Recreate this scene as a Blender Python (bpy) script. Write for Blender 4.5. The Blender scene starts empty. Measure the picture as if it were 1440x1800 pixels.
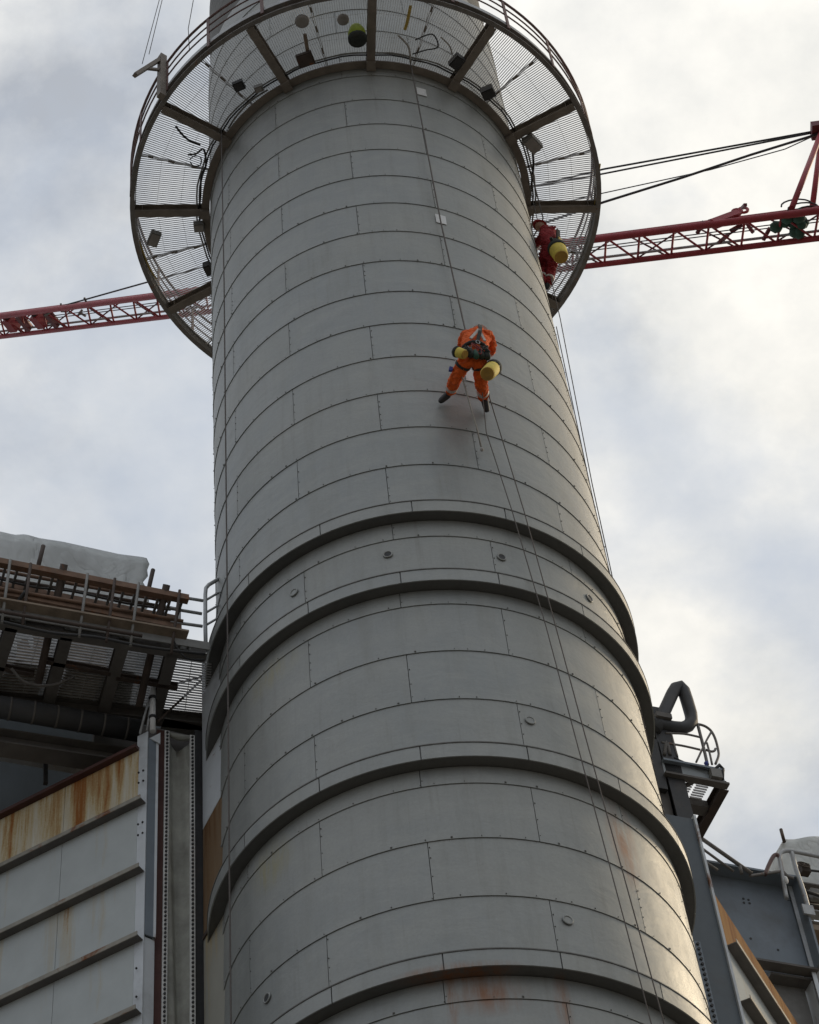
import bpy, bmesh, math, random
from mathutils import Vector, Matrix, noise as mnoise
random.seed(7)
scene = bpy.context.scene
col = scene.collection
R_ = math.radians

# ------------------------------------------------------------------ camera
PITCH, ROLL, FPX, CAMZ = 0.90323, -0.12207, 4043.8, 1.6
F = Vector((0, math.cos(PITCH), math.sin(PITCH)))
Up0 = Vector((0, -math.sin(PITCH), math.cos(PITCH)))
Rt0 = Vector((1, 0, 0))
c_, s_ = math.cos(ROLL), math.sin(ROLL)
RT = Rt0*c_ + Up0*s_
UP = Rt0*(-s_) + Up0*c_
cam_d = bpy.data.cameras.new('camera')
cam = bpy.data.objects.new('camera', cam_d)
col.objects.link(cam)
cam_d.sensor_fit = 'HORIZONTAL'
cam_d.sensor_width = 36
cam_d.lens = FPX/1440*36
cam_d.clip_end = 3000
m = Matrix.Identity(4)
for i in range(3):
    m[i][0] = RT[i]; m[i][1] = UP[i]; m[i][2] = -F[i]
m[2][3] = CAMZ
cam.matrix_world = m
scene.camera = cam

# ------------------------------------------------------------------ sky, sun, exposure
SUN_AZ, SUN_EL = R_(55), R_(34)          # azimuth from +Y towards +X
sun_dir = Vector((math.sin(SUN_AZ)*math.cos(SUN_EL), math.cos(SUN_AZ)*math.cos(SUN_EL), math.sin(SUN_EL)))
world = bpy.data.worlds.new('World'); scene.world = world
world.use_nodes = True
nt = world.node_tree; nt.nodes.clear()
def wn(t, **k):
    n = nt.nodes.new(t)
    for a, b in k.items(): setattr(n, a, b)
    return n
L = nt.links.new
out = wn('ShaderNodeOutputWorld'); bg = wn('ShaderNodeBackground'); bg.inputs['Strength'].default_value = 0.1
L(bg.outputs[0], out.inputs[0])
sky = wn('ShaderNodeTexSky', sky_type='NISHITA', sun_disc=False)
sky.sun_elevation = SUN_EL; sky.sun_rotation = SUN_AZ; sky.air_density = 1.0; sky.dust_density = 1.5
tc = wn('ShaderNodeTexCoord')
sep = wn('ShaderNodeSeparateXYZ'); L(tc.outputs['Generated'], sep.inputs[0])
den = wn('ShaderNodeMath', operation='ADD'); L(sep.outputs['Z'], den.inputs[0]); den.inputs[1].default_value = 0.25
mx = wn('ShaderNodeMath', operation='MAXIMUM'); L(den.outputs[0], mx.inputs[0]); mx.inputs[1].default_value = 0.12
dv = wn('ShaderNodeVectorMath', operation='SCALE'); 
inv = wn('ShaderNodeMath', operation='DIVIDE'); inv.inputs[0].default_value = 1; L(mx.outputs[0], inv.inputs[1])
L(tc.outputs['Generated'], dv.inputs[0]); L(inv.outputs[0], dv.inputs['Scale'])
def noise(scale, detail, rough, off, dist=0.0):
    mp = wn('ShaderNodeMapping'); mp.inputs['Location'].default_value = off
    L(dv.outputs[0], mp.inputs[0])
    n = wn('ShaderNodeTexNoise'); n.inputs['Scale'].default_value = scale; n.inputs['Detail'].default_value = detail
    n.inputs['Roughness'].default_value = rough; n.inputs['Distortion'].default_value = dist
    L(mp.outputs[0], n.inputs['Vector']); return n
def ramp(src, stops):
    r = wn('ShaderNodeValToRGB'); e = r.color_ramp.elements
    while len(e) < len(stops): e.new(0.5)
    for k, (p, c) in enumerate(stops): e[k].position = p; e[k].color = c if len(c) == 4 else (*c, 1)
    L(src, r.inputs[0]); return r
n1 = noise(4.4, 9, 0.56, (1.3, 5.2, 0.9), 0.08)
cover = ramp(n1.outputs['Fac'], [(0.24, (0, 0, 0)), (0.42, (0.55, 0.55, 0.55)), (0.52, (1, 1, 1))])
n2 = noise(6.0, 9, 0.58, (2.2, 7.4, 2.0), 0.08)
shade = ramp(n2.outputs['Fac'], [(0.34, (3.6, 3.85, 4.25)), (0.50, (6.3, 6.4, 6.4)), (0.68, (8.4, 8.3, 8.0))])
# clouds brighten softly towards the veiled sun
dot = wn('ShaderNodeVectorMath', operation='DOT_PRODUCT'); L(tc.outputs['Generated'], dot.inputs[0]); dot.inputs[1].default_value = sun_dir
glow = wn('ShaderNodeMapRange'); L(dot.outputs['Value'], glow.inputs['Value'])
glow.inputs['From Min'].default_value = 0.3; glow.inputs['From Max'].default_value = 1.0
glow.inputs['To Min'].default_value = 0.0; glow.inputs['To Max'].default_value = 1.0
gcol = wn('ShaderNodeMixRGB', blend_type='MIX'); L(glow.outputs[0], gcol.inputs[0])
gcol.inputs[1].default_value = (0.90, 0.93, 1.0, 1); gcol.inputs[2].default_value = (1.24, 1.20, 1.12, 1)
cl = wn('ShaderNodeMixRGB', blend_type='MULTIPLY'); cl.inputs[0].default_value = 1
L(shade.outputs[0], cl.inputs[1]); L(gcol.outputs[0], cl.inputs[2])
veil = wn('ShaderNodeMixRGB', blend_type='MIX'); veil.inputs[0].default_value = 0.78
L(sky.outputs[0], veil.inputs[1]); veil.inputs[2].default_value = (5.0, 5.6, 6.5, 1)
mixs = wn('ShaderNodeMixRGB', blend_type='MIX'); L(cover.outputs[0], mixs.inputs[0])
L(veil.outputs[0], mixs.inputs[1]); L(cl.outputs[0], mixs.inputs[2])
zc = wn('ShaderNodeMath', operation='MAXIMUM'); L(sep.outputs['Z'], zc.inputs[0]); zc.inputs[1].default_value = 0.0
cie = wn('ShaderNodeMath', operation='MULTIPLY_ADD'); L(zc.outputs[0], cie.inputs[0]); cie.inputs[1].default_value = 0.59; cie.inputs[2].default_value = 0.57
fin = wn('ShaderNodeVectorMath', operation='SCALE'); L(mixs.outputs[0], fin.inputs[0]); L(cie.outputs[0], fin.inputs['Scale'])
L(fin.outputs[0], bg.inputs[0])

sd = bpy.data.lights.new('sun', 'SUN'); sd.energy = 1.5; sd.angle = R_(12); sd.color = (1.0, 0.80, 0.54)
so = bpy.data.objects.new('sun', sd); col.objects.link(so)
so.rotation_euler = (-sun_dir).to_track_quat('-Z', 'Y').to_euler(); so.location = (40, 30, 60)
scene.view_settings.view_transform = 'Standard'; scene.view_settings.look = 'None'
scene.view_settings.exposure = 0.13; scene.view_settings.gamma = 1.0

# ------------------------------------------------------------------ survey helpers (photo ray met with a real plane, level or cylinder)
CAM = Vector((0, 0, CAMZ))
RS = 3.0                                   # stack radius
AX, AY = -0.103, 22.799
G0 = R_(23.5)                              # the plant's grid is turned 23.5 degrees
U = Vector((math.cos(G0), math.sin(G0), 0)); V = Vector((-math.sin(G0), math.cos(G0), 0)); A0 = Vector((AX, AY, 0))
Z = Vector((0, 0, 1))
def ray(x, y):
    return (RT*((x-720)/FPX) + UP*(-(y-900)/FPX) + F)
def at_plane(x, y, P0, n):
    d = ray(x, y); return CAM + d*((Vector(P0)-CAM).dot(n)/d.dot(n))
def at_v(x, y, v): return at_plane(x, y, A0+V*v, V)
def at_y(x, y, Y): return at_plane(x, y, Vector((0, Y, 0)), Vector((0, 1, 0)))
def at_z(x, y, z): return at_plane(x, y, Vector((0, 0, z)), Z)
def at_cyl(x, y, r):
    d = ray(x, y); a = d.x**2+d.y**2; b = -(d.x*AX+d.y*AY); c = AX**2+AY**2-r*r
    D = max(b*b-a*c, 0); return CAM + d*((-b-math.sqrt(D))/a)
def uv(P): q = P-A0; return q.dot(U), q.dot(V), P.z
def G(u, v, z): return A0+U*u+V*v+Z*z
def pol(r, a, z): return Vector((AX+r*math.cos(R_(a)), AY+r*math.sin(R_(a)), z))

# ------------------------------------------------------------------ materials
def newmat(name):
    M = bpy.data.materials.new(name); M.use_nodes = True
    t = M.node_tree; return M, t, t.nodes['Principled BSDF']
def nd(t, typ, **k):
    n = t.nodes.new(typ)
    for a, b in k.items(): setattr(n, a, b)
    return n
def mrange(t, src, a, b, c=0.0, d=1.0):
    n = nd(t, 'ShaderNodeMapRange'); t.links.new(src, n.inputs['Value'])
    for k, x in zip(('From Min', 'From Max', 'To Min', 'To Max'), (a, b, c, d)): n.inputs[k].default_value = x
    return n.outputs[0]
def mixc(t, fac, a, b, blend='MIX'):
    n = nd(t, 'ShaderNodeMixRGB', blend_type=blend)
    for i, x in enumerate((fac, a, b)):
        if hasattr(x, 'is_linked') or hasattr(x, 'links'): t.links.new(x, n.inputs[i])
        elif i == 0: n.inputs[0].default_value = x
        else: n.inputs[i].default_value = (*x, 1) if len(x) == 3 else x
    return n.outputs[0]
def tnoise(t, scale, detail=4, rough=0.6, stretch=(1, 1, 1), coord='Object', dist=0):
    c = nd(t, 'ShaderNodeTexCoord'); mp = nd(t, 'ShaderNodeMapping'); mp.inputs['Scale'].default_value = stretch
    if coord == 'World':
        g = nd(t, 'ShaderNodeNewGeometry'); t.links.new(g.outputs['Position'], mp.inputs[0])
    else: t.links.new(c.outputs[coord], mp.inputs[0])
    n = nd(t, 'ShaderNodeTexNoise'); n.inputs['Scale'].default_value = scale; n.inputs['Detail'].default_value = detail
    n.inputs['Roughness'].default_value = rough; n.inputs['Distortion'].default_value = dist
    t.links.new(mp.outputs[0], n.inputs['Vector']); return n.outputs['Fac']
def tmath(t, op, a, b=None):
    n = nd(t, 'ShaderNodeMath', operation=op)
    for i, x in enumerate((a, b)):
        if x is None: continue
        if hasattr(x, 'links'): t.links.new(x, n.inputs[i])
        else: n.inputs[i].default_value = x
    return n.outputs[0]
def cloth(name, base):
    M = paint(name, base, 0.85, 0, 0.22, 9, dirt=tuple(x*0.55 for x in base)); t = M.node_tree; b = t.nodes['Principled BSDF']
    bp = nd(t, 'ShaderNodeBump'); bp.inputs['Strength'].default_value = 1.0; bp.inputs['Distance'].default_value = 0.06
    t.links.new(tnoise(t, 11, 3, 0.55, (1, 1, 1.8), coord='World', dist=0.8), bp.inputs['Height']); t.links.new(bp.outputs[0], b.inputs['Normal'])
    return M
def paint(name, base, rough=0.6, metal=0.0, var=0.15, scale=6, rust=0.0, dirt=(0.10, 0.08, 0.06), bump=0.0, coord='World'):
    M, t, b = newmat(name)
    n = tnoise(t, scale, 5, 0.65, coord=coord)
    f = mrange(t, n, 0.3, 0.7)
    lo = tuple(x*(1-var) for x in base); hi = tuple(min(1, x*(1+var)) for x in base)
    c = mixc(t, f, lo, hi)
    n2 = tnoise(t, scale*0.35, 6, 0.7, coord=coord)
    c = mixc(t, mrange(t, n2, 0.52, 0.75, 0, 0.45), c, dirt)
    if rust > 0:
        n3 = tnoise(t, scale*0.8, 6, 0.7, coord=coord, dist=0.6)
        c = mixc(t, mrange(t, n3, 0.62-rust*0.3, 0.72-rust*0.2), c, (0.20, 0.075, 0.025))
    t.links.new(c, b.inputs['Base Color'])
    b.inputs['Roughness'].default_value = rough; b.inputs['Metallic'].default_value = metal
    if bump:
        bp = nd(t, 'ShaderNodeBump'); bp.inputs['Strength'].default_value = bump; bp.inputs['Distance'].default_value = 0.01
        t.links.new(tnoise(t, scale*4, 4, 0.6, coord=coord), bp.inputs['Height']); t.links.new(bp.outputs[0], b.inputs['Normal'])
    return M
def cladding(name, base, stains):
    M, t, b = newmat(name)
    oi = nd(t, 'ShaderNodeObjectInfo')
    c = mixc(t, oi.outputs['Random'], tuple(x*y for x, y in zip(base, (0.80, 0.83, 0.87))), tuple(x*1.10 for x in base))
    big = tnoise(t, 0.55, 4, 0.55, coord='World')
    c = mixc(t, mrange(t, big, 0.3, 0.72, 0, 0.8), c, tuple(x*y for x, y in zip(base, (0.78, 0.83, 0.88))))
    med = tnoise(t, 3.2, 6, 0.7, (1, 1, 0.45), coord='World')
    c = mixc(t, mrange(t, med, 0.35, 0.75, 0, 0.45), c, tuple(x*1.22 for x in base))
    streak = tnoise(t, 5.0, 5, 0.6, (1, 1, 0.10), coord='World')
    c = mixc(t, mrange(t, streak, 0.50, 0.80, 0, 0.45), c, (base[0]*0.66, base[1]*0.66, base[2]*0.62))
    wash = tnoise(t, 1.1, 6, 0.65, (1, 1, 2.2), coord='World', dist=0.6)
    c = mixc(t, mrange(t, wash, 0.45, 0.75, 0, 0.35), c, (base[0]*1.25, base[1]*1.24, base[2]*1.20))
    drip = tnoise(t, 9.0, 4, 0.6, (1, 1, 0.05), coord='World')
    c = mixc(t, mrange(t, drip, 0.60, 0.80, 0, 0.40), c, (base[0]*0.62, base[1]*0.60, base[2]*0.54))
    fine = tnoise(t, 26, 4, 0.7, coord='World')
    c = mixc(t, mrange(t, fine, 0.35, 0.75, 0, 0.30), c, tuple(x*0.68 for x in base))
    if stains:
        g = nd(t, 'ShaderNodeNewGeometry')
        rn = tnoise(t, 7.0, 5, 0.7, (1, 1, 0.16), coord='World', dist=0.3)
        for (ctr, rad, colr, amt) in stains:
            s = nd(t, 'ShaderNodeVectorMath', operation='SUBTRACT'); t.links.new(g.outputs['Position'], s.inputs[0]); s.inputs[1].default_value = ctr
            dvv = nd(t, 'ShaderNodeVectorMath', operation='DIVIDE'); t.links.new(s.outputs[0], dvv.inputs[0]); dvv.inputs[1].default_value = rad
            ln = nd(t, 'ShaderNodeVectorMath', operation='LENGTH'); t.links.new(dvv.outputs[0], ln.inputs[0])
            fall = mrange(t, ln.outputs['Value'], 0.15, 1.0, 1.0, 0.0)
            nn = mrange(t, rn, 0.36, 0.62)
            c = mixc(t, tmath(t, 'MULTIPLY', tmath(t, 'MULTIPLY', fall, nn), amt), c, colr)
    t.links.new(c, b.inputs['Base Color'])
    b.inputs['Metallic'].default_value = 0.34
    t.links.new(tmath(t, 'ADD', mrange(t, med, 0.3, 0.75, 0.44, 0.56), tmath(t, 'MULTIPLY', oi.outputs['Random'], 0.10)), b.inputs['Roughness'])
    bp = nd(t, 'ShaderNodeBump'); bp.inputs['Strength'].default_value = 0.5; bp.inputs['Distance'].default_value = 0.028
    t.links.new(tnoise(t, 1.7, 4, 0.6, (1, 1, 1.6), coord='World', dist=0.4), bp.inputs['Height']); t.links.new(bp.outputs[0], b.inputs['Normal'])
    return M
def rustwall(name, base, amt, yc=(0.50, 0.36, 0.14), rc=(0.30, 0.105, 0.025), heavy=()):
    """painted sheet; rust runs hang from the top edge of each sheet. Local x along the wall, z down from the sheet's top."""
    M, t, b = newmat(name)
    n = tnoise(t, 2.0, 5, 0.6); c = mixc(t, mrange(t, n, 0.3, 0.7), tuple(x*0.93 for x in base), tuple(x*1.05 for x in base))
    cd = nd(t, 'ShaderNodeTexCoord'); sp = nd(t, 'ShaderNodeSeparateXYZ'); t.links.new(cd.outputs['Object'], sp.inputs[0])
    run = tnoise(t, 2.6, 5, 0.62, (1, 1, 0.05))
    fine = tnoise(t, 11, 4, 0.7, (1, 1, 0.07))
    sm = tmath(t, 'ADD', tmath(t, 'MULTIPLY', run, 0.62), tmath(t, 'MULTIPLY', fine, 0.38))
    sm = tmath(t, 'ADD', sm, tmath(t, 'MULTIPLY', sp.outputs['Z'], 0.07))
    for (xc, wd0, am) in heavy:
        dx = tmath(t, 'ABSOLUTE', tmath(t, 'SUBTRACT', sp.outputs['X'], xc))
        sm = tmath(t, 'ADD', sm, mrange(t, dx, 0.0, wd0, am, 0.0))
    speck = tnoise(t, 30, 3, 0.7)
    sm = tmath(t, 'ADD', sm, tmath(t, 'MULTIPLY', tmath(t, 'SUBTRACT', speck, 0.5), 0.10))
    yellow = mrange(t, sm, 0.60-amt*0.26, 0.74-amt*0.22, 0, min(1, 0.35+amt*0.5))
    c = mixc(t, yellow, c, yc)
    red = mrange(t, sm, 0.70-amt*0.22, 0.80-amt*0.20, 0, 0.95)
    c = mixc(t, red, c, rc)
    t.links.new(c, b.inputs['Base Color']); b.inputs['Roughness'].default_value = 0.9; b.inputs['Specular IOR Level'].default_value = 0.2
    return M
def rope_mat(name, c1): return paint(name, c1, 0.9, 0, 0.2, 40)

MT = {}
dust = (0.33, 0.24, 0.13); rst = (0.26, 0.10, 0.03); ylw = (0.36, 0.32, 0.17)
MT['core'] = paint('dark seam sealant and ring edge shade', (0.15, 0.147, 0.135), 0.8, 0, 0.2)
MT['beam'] = paint('brown grey painted steel', (0.21, 0.18, 0.15), 0.7, 0, 0.2, 5, 0.0)
MT['ring'] = paint('dark galvanised ring', (0.20, 0.185, 0.17), 0.6, 0.2, 0.2, 5, 0.1)
MT['galv'] = paint('galvanised steel', (0.42, 0.43, 0.43), 0.5, 0.3, 0.15, 8, 0.05)
MT['grate'] = paint('galvanised grating', (0.55, 0.55, 0.55), 0.6, 0.1, 0.2, 8)
MT['toe'] = paint('pale toe plate', (0.46, 0.47, 0.47), 0.55, 0.1, 0.1, 4)
MT['redrail'] = paint('dull red brown rail paint', (0.15, 0.085, 0.075), 0.6, 0, 0.2, 6)
MT['crane'] = paint('crane red paint', (0.36, 0.04, 0.05), 0.5, 0, 0.15, 3, 0.05)
MT['cranedark'] = paint('dark red brace paint', (0.16, 0.03, 0.035), 0.5, 0, 0.15, 3)
MT['cable'] = paint('steel cable', (0.07, 0.07, 0.075), 0.5, 0.4, 0.1)
MT['rope'] = rope_mat('grey brown rope', (0.13, 0.115, 0.105))
MT['ropepale'] = rope_mat('pale rope', (0.42, 0.40, 0.37))
MT['white'] = paint('white label', (0.78, 0.78, 0.76), 0.6, 0, 0.05)
MT['box'] = paint('grey enclosure', (0.22, 0.215, 0.20), 0.6, 0, 0.15, 5)
MT['dark'] = paint('black fittings', (0.035, 0.035, 0.036), 0.6, 0, 0.2, 8)
MT['slate'] = paint('slate blue paint', (0.20, 0.235, 0.27), 0.6, 0, 0.08, 2, 0.0)
MT['fascia'] = paint('grey fascia paint', (0.33, 0.36, 0.37), 0.6, 0, 0.12, 4, 0.05)
MT['slateshade'] = paint('slate paint darkened for shade', (0.105, 0.125, 0.14), 0.6, 0, 0.1, 2)  # slate paint darkened to carry the shade on the right post
MT['slatedark'] = paint('dark slate sheet', (0.15, 0.175, 0.195), 0.6, 0, 0.12, 1)
MT['pale'] = paint('pale grey paint', (0.62, 0.65, 0.67), 0.55, 0, 0.07, 2, 0.08)
MT['strip'] = paint('pale flange strip', (0.70, 0.70, 0.67), 0.6, 0, 0.12, 3)
MT['redbrown'] = paint('red brown primer', (0.085, 0.035, 0.028), 0.8, 0, 0.2, 4)
MT['rustbeam'] = paint('rusty steel', (0.20, 0.125, 0.085), 0.85, 0, 0.35, 4, 0.15, bump=0.4)
MT['rustdark'] = paint('dark rusty steel', (0.075, 0.055, 0.045), 0.85, 0, 0.3, 4, 0.06)
MT['darksteel'] = paint('dark steel', (0.135, 0.125, 0.115), 0.75, 0, 0.2, 3)  # even dark tone shared by beams, ribs and flanges
MT['fabric'] = paint('grey green joint fabric', (0.34, 0.34, 0.30), 0.85, 0, 0.3, 2)
MT['tarp'] = paint('white sheeting', (0.78, 0.80, 0.79), 0.7, 0, 0.05, 1.2, dirt=(0.45,0.45,0.43))
_t = MT['tarp'].node_tree; _p = _t.nodes['Principled BSDF']; _b = nd(_t, 'ShaderNodeBump'); _b.inputs['Strength'].default_value = 0.9; _b.inputs['Distance'].default_value = 0.045
_f = tnoise(_t, 0.9, 3, 0.5, (1, 1, 0.7), coord='World', dist=1.6)
_t.links.new(tmath(_t, 'POWER', tmath(_t, 'ABSOLUTE', tmath(_t, 'MULTIPLY', tmath(_t, 'SUBTRACT', _f, 0.5), 3.0)), 0.6), _b.inputs['Height']); _t.links.new(_b.outputs[0], _p.inputs['Normal'])
_tr = nd(_t, 'ShaderNodeBsdfTranslucent'); _tr.inputs[0].default_value = (0.72, 0.74, 0.73, 1); _m = nd(_t, 'ShaderNodeMixShader'); _m.inputs[0].default_value = 0.38
_o = [n for n in _t.nodes if n.type == 'OUTPUT_MATERIAL'][0]
_t.links.new(_p.outputs[0], _m.inputs[1]); _t.links.new(_tr.outputs[0], _m.inputs[2]); _t.links.new(_m.outputs[0], _o.inputs[0])
MT['pipe'] = paint('dark insulated pipe', (0.06, 0.061, 0.063), 0.6, 0.1, 0.2, 3)
MT['timber'] = paint('weathered scaffold timber', (0.25, 0.195, 0.145), 0.85, 0, 0.25, 5)
MT['orange'] = cloth('orange coverall', (0.90, 0.135, 0.018))
MT['redsuit'] = cloth('red coverall', (0.30, 0.02, 0.024))
MT['reflect'] = paint('grey reflective tape', (0.55, 0.52, 0.47), 0.5, 0.1, 0.1)
MT['harness'] = paint('black webbing', (0.03, 0.035, 0.03), 0.85, 0, 0.3, 20)
MT['gear'] = paint('dark red sling', (0.22, 0.03, 0.03), 0.7, 0, 0.3, 20)
MT['bucket'] = paint('yellow bucket fabric', (0.72, 0.56, 0.09), 0.7, 0, 0.12, 10)
MT['bucketbase'] = paint('ochre bucket base', (0.42, 0.24, 0.04), 0.75, 0, 0.15, 10)
MT['hivis'] = paint('yellow green nylon', (0.36, 0.46, 0.05), 0.7, 0, 0.2, 14)
MT['blue'] = paint('blue plastic', (0.05, 0.07, 0.32), 0.5, 0, 0.1)
MT['ltyellow'] = paint('yellow cable', (0.5, 0.36, 0.08), 0.6, 0, 0.1)
MT['green'] = paint('green netting', (0.04, 0.10, 0.07), 0.8, 0, 0.2, 10)
MT['ground'] = paint('yard concrete', (0.13, 0.125, 0.115), 0.9, 0, 0.25, 0.3, bump=0.2)
MT['wall0'] = rustwall('rust streaked grey sheet', (0.66, 0.65, 0.58), 0.98, heavy=((0.95, 0.22, 0.16), (0.32, 0.10, 0.07)))
MT['wall1'] = rustwall('lightly stained grey sheet', (0.52, 0.55, 0.54), 0.24)
MT['wall2'] = rustwall('stained grey sheet', (0.52, 0.55, 0.54), 0.34, heavy=((1.12, 0.34, 0.15),))
MT['wallR'] = rustwall('rusty ochre sheet', (0.33, 0.18, 0.06), 0.95, (0.27, 0.13, 0.04), (0.17, 0.06, 0.018))
MT['lip'] = paint('stained rib edge', (0.33, 0.31, 0.26), 0.7, 0, 0.25, 3, 0.35)
MT['stub'] = rustwall('rust washed stub sheet', (0.36, 0.35, 0.30), 0.5)
MT['stubrust'] = rustwall('rust brown stub sheet', (0.22, 0.15, 0.09), 0.8, (0.18, 0.10, 0.045), (0.13, 0.06, 0.025))
MT['lamp'] = paint('floodlight housing', (0.30, 0.28, 0.26), 0.5, 0.2, 0.1)

# ------------------------------------------------------------------ mesh helpers
class MB:
    def __init__(s): s.v = []; s.f = []; s.smooth = []
    def add(s, vs, fs, sm=False):
        o = len(s.v); s.v += [Vector(x) for x in vs]
        for f in fs: s.f.append([i+o for i in f]); s.smooth.append(sm)
        return s
    def hexa(s, p):
        return s.add(p, [(0, 3, 2, 1), (4, 5, 6, 7), (0, 1, 5, 4), (1, 2, 6, 5), (2, 3, 7, 6), (3, 0, 4, 7)])
    def box(s, c, ex, ey, ez):
        """centre and three half-extent vectors"""
        c, ex, ey, ez = map(Vector, (c, ex, ey, ez))
        p = [c-ex-ey-ez, c+ex-ey-ez, c+ex+ey-ez, c-ex+ey-ez, c-ex-ey+ez, c+ex-ey+ez, c+ex+ey+ez, c-ex+ey+ez]
        if ex.cross(ey).dot(ez) < 0: p = p[4:]+p[:4]
        return s.hexa(p)
    def bar(s, a, b, w, h, up=Z):
        a, b = Vector(a), Vector(b); d = (b-a); l = d.length; d /= l
        x = d.cross(up)
        if x.length < 1e-4: x = d.cross(Vector((1, 0, 0)))
        x.normalize(); y = x.cross(d)
        return s.box((a+b)/2, d*l/2, x*w/2, y*h/2)
    def ibeam(s, a, b, w, h, t=0.02, up=Z):
        a, b = Vector(a), Vector(b); d = (b-a).normalized(); x = d.cross(up).normalized(); y = x.cross(d)
        s.bar(a+y*(h/2-t/2), b+y*(h/2-t/2), w, t, up); s.bar(a-y*(h/2-t/2), b-y*(h/2-t/2), w, t, up)
        return s.bar(a, b, t, h-2*t-0.001, up)
    def tube(s, pts, r, n=8, closed=False):
        pts = [Vector(p) for p in pts]; N = len(pts)
        rr = r if isinstance(r, (list, tuple)) else [r]*N
        prev = None; o = len(s.v)
        for i, p in enumerate(pts):
            if closed: d = pts[(i+1) % N]-pts[i-1]
            else: d = pts[min(i+1, N-1)]-pts[max(i-1, 0)]
            d.normalize()
            if prev is None:
                x = d.cross(Z if abs(d.z) < 0.95 else Vector((1, 0, 0))).normalized()
            else:
                x = (prev-d*prev.dot(d)).normalized()
            prev = x; y = d.cross(x)
            for k in range(n):
                a = 2*math.pi*k/n; s.v.append(p+(x*math.cos(a)+y*math.sin(a))*rr[i])
        for i in range(N if closed else N-1):
            for k in range(n):
                j = (i+1) % N
                s.f.append([o+i*n+k, o+i*n+(k+1) % n, o+j*n+(k+1) % n, o+j*n+k]); s.smooth.append(True)
        if not closed:
            s.f.append([o+k for k in range(n)][::-1]); s.smooth.append(False)
            s.f.append([o+(N-1)*n+k for k in range(n)]); s.smooth.append(False)
        return s
    def prism(s, poly, ext):
        """closed polygon (3-D points) pushed along ext"""
        n = len(poly); poly = [Vector(p) for p in poly]; e = Vector(ext)
        vs = poly+[p+e for p in poly]
        fs = [list(range(n))[::-1], list(range(n, 2*n))]+[(i, (i+1) % n, n+(i+1) % n, n+i) for i in range(n)]
        nn = Vector((0, 0, 0))
        for i in range(n): nn += poly[i].cross(poly[(i+1) % n])
        if nn.dot(e) < 0: fs = [list(f)[::-1] for f in fs]
        return s.add(vs, fs)
    def ringseg(s, prof, a0, a1, n, cx=0.0, cy=0.0, cap=True, smooth=True):
        """profile [(r,z)...] closed, swept from a0 to a1 degrees; own vertices per strip so edges stay crisp"""
        full = abs(a1-a0) >= 359.99; m_ = len(prof)
        cols = n if full else n+1
        for j in range(m_):
            (r0, z0), (r1, z1) = prof[j], prof[(j+1) % m_]
            o = len(s.v)
            for i in range(cols):
                a = R_(a0+(a1-a0)*i/n); ca, sa = math.cos(a), math.sin(a)
                s.v.append(Vector((cx+r0*ca, cy+r0*sa, z0))); s.v.append(Vector((cx+r1*ca, cy+r1*sa, z1)))
            for i in range(n):
                k = (i+1) % cols
                s.f.append([o+2*i, o+2*k, o+2*k+1, o+2*i+1]); s.smooth.append(smooth)
        if cap and not full:
            for a, rev in ((a0, False), (a1, True)):
                a = R_(a); o = len(s.v)
                for r, z in prof: s.v.append(Vector((cx+r*math.cos(a), cy+r*math.sin(a), z)))
                f = list(range(o, o+m_)); s.f.append(f[::-1] if rev else f); s.smooth.append(False)
        return s
    def sphere(s, c, r, seg=8, ring=5, sc=(1, 1, 1)):
        c = Vector(c); o = len(s.v)
        for i in range(ring+1):
            th = math.pi*i/ring
            for k in range(seg):
                a = 2*math.pi*k/seg
                s.v.append(c+Vector((math.sin(th)*math.cos(a)*sc[0], math.sin(th)*math.sin(a)*sc[1], math.cos(th)*sc[2]))*r)
        for i in range(ring):
            for k in range(seg):
                s.f.append([o+i*seg+k, o+(i+1)*seg+k, o+(i+1)*seg+(k+1) % seg, o+i*seg+(k+1) % seg]); s.smooth.append(True)
        return s
    def mesh(s, name, M):
        me = bpy.data.meshes.new(name); me.from_pydata([tuple(v) for v in s.v], [], s.f)
        me.polygons.foreach_set('use_smooth', s.smooth)
        if M: me.materials.append(MT[M] if isinstance(M, str) else M)
        me.validate(); me.update(); return me
    def build(s, name, M, parent=None, origin=None, rot=None):
        """origin/rot: local frame for the object; vertices given in world space"""
        mat = Matrix.Identity(4)
        if origin is not None:
            mat = Matrix.Translation(Vector(origin))
            if rot: mat = mat @ Matrix.Rotation(rot, 4, 'Z')
            iv = mat.inverted(); s.v = [iv @ v for v in s.v]
        o = bpy.data.objects.new(name, s.mesh(name, M)); col.objects.link(o); o.matrix_world = mat
        return adopt(o, parent)
def adopt(o, parent):
    if parent is not None:
        mw = o.matrix_basis.copy(); o.parent = parent
        o.matrix_parent_inverse = WM[parent].inverted() if parent in WM else parent.matrix_basis.inverted()
        o.matrix_basis = mw; WM[o] = mw
    else: WM[o] = o.matrix_basis.copy()
    return o
WM = {}
def inst(name, me, mat, parent):
    o = bpy.data.objects.new(name, me); col.objects.link(o); o.matrix_basis = mat; return adopt(o, parent)
def thing(name, label, cat, loc, group=None):
    o = bpy.data.objects.new(name, None); col.objects.link(o); o.location = loc; o.empty_display_size = 0.2
    o.matrix_basis = Matrix.Translation(Vector(loc)); WM[o] = o.matrix_basis.copy()
    return tag(o, label, cat, group)
def tag(o, label, cat, group=None, kind=None):
    if label: o['label'] = label
    if cat: o['category'] = cat
    if group: o['group'] = group
    if kind: o['kind'] = kind
    return o

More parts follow.
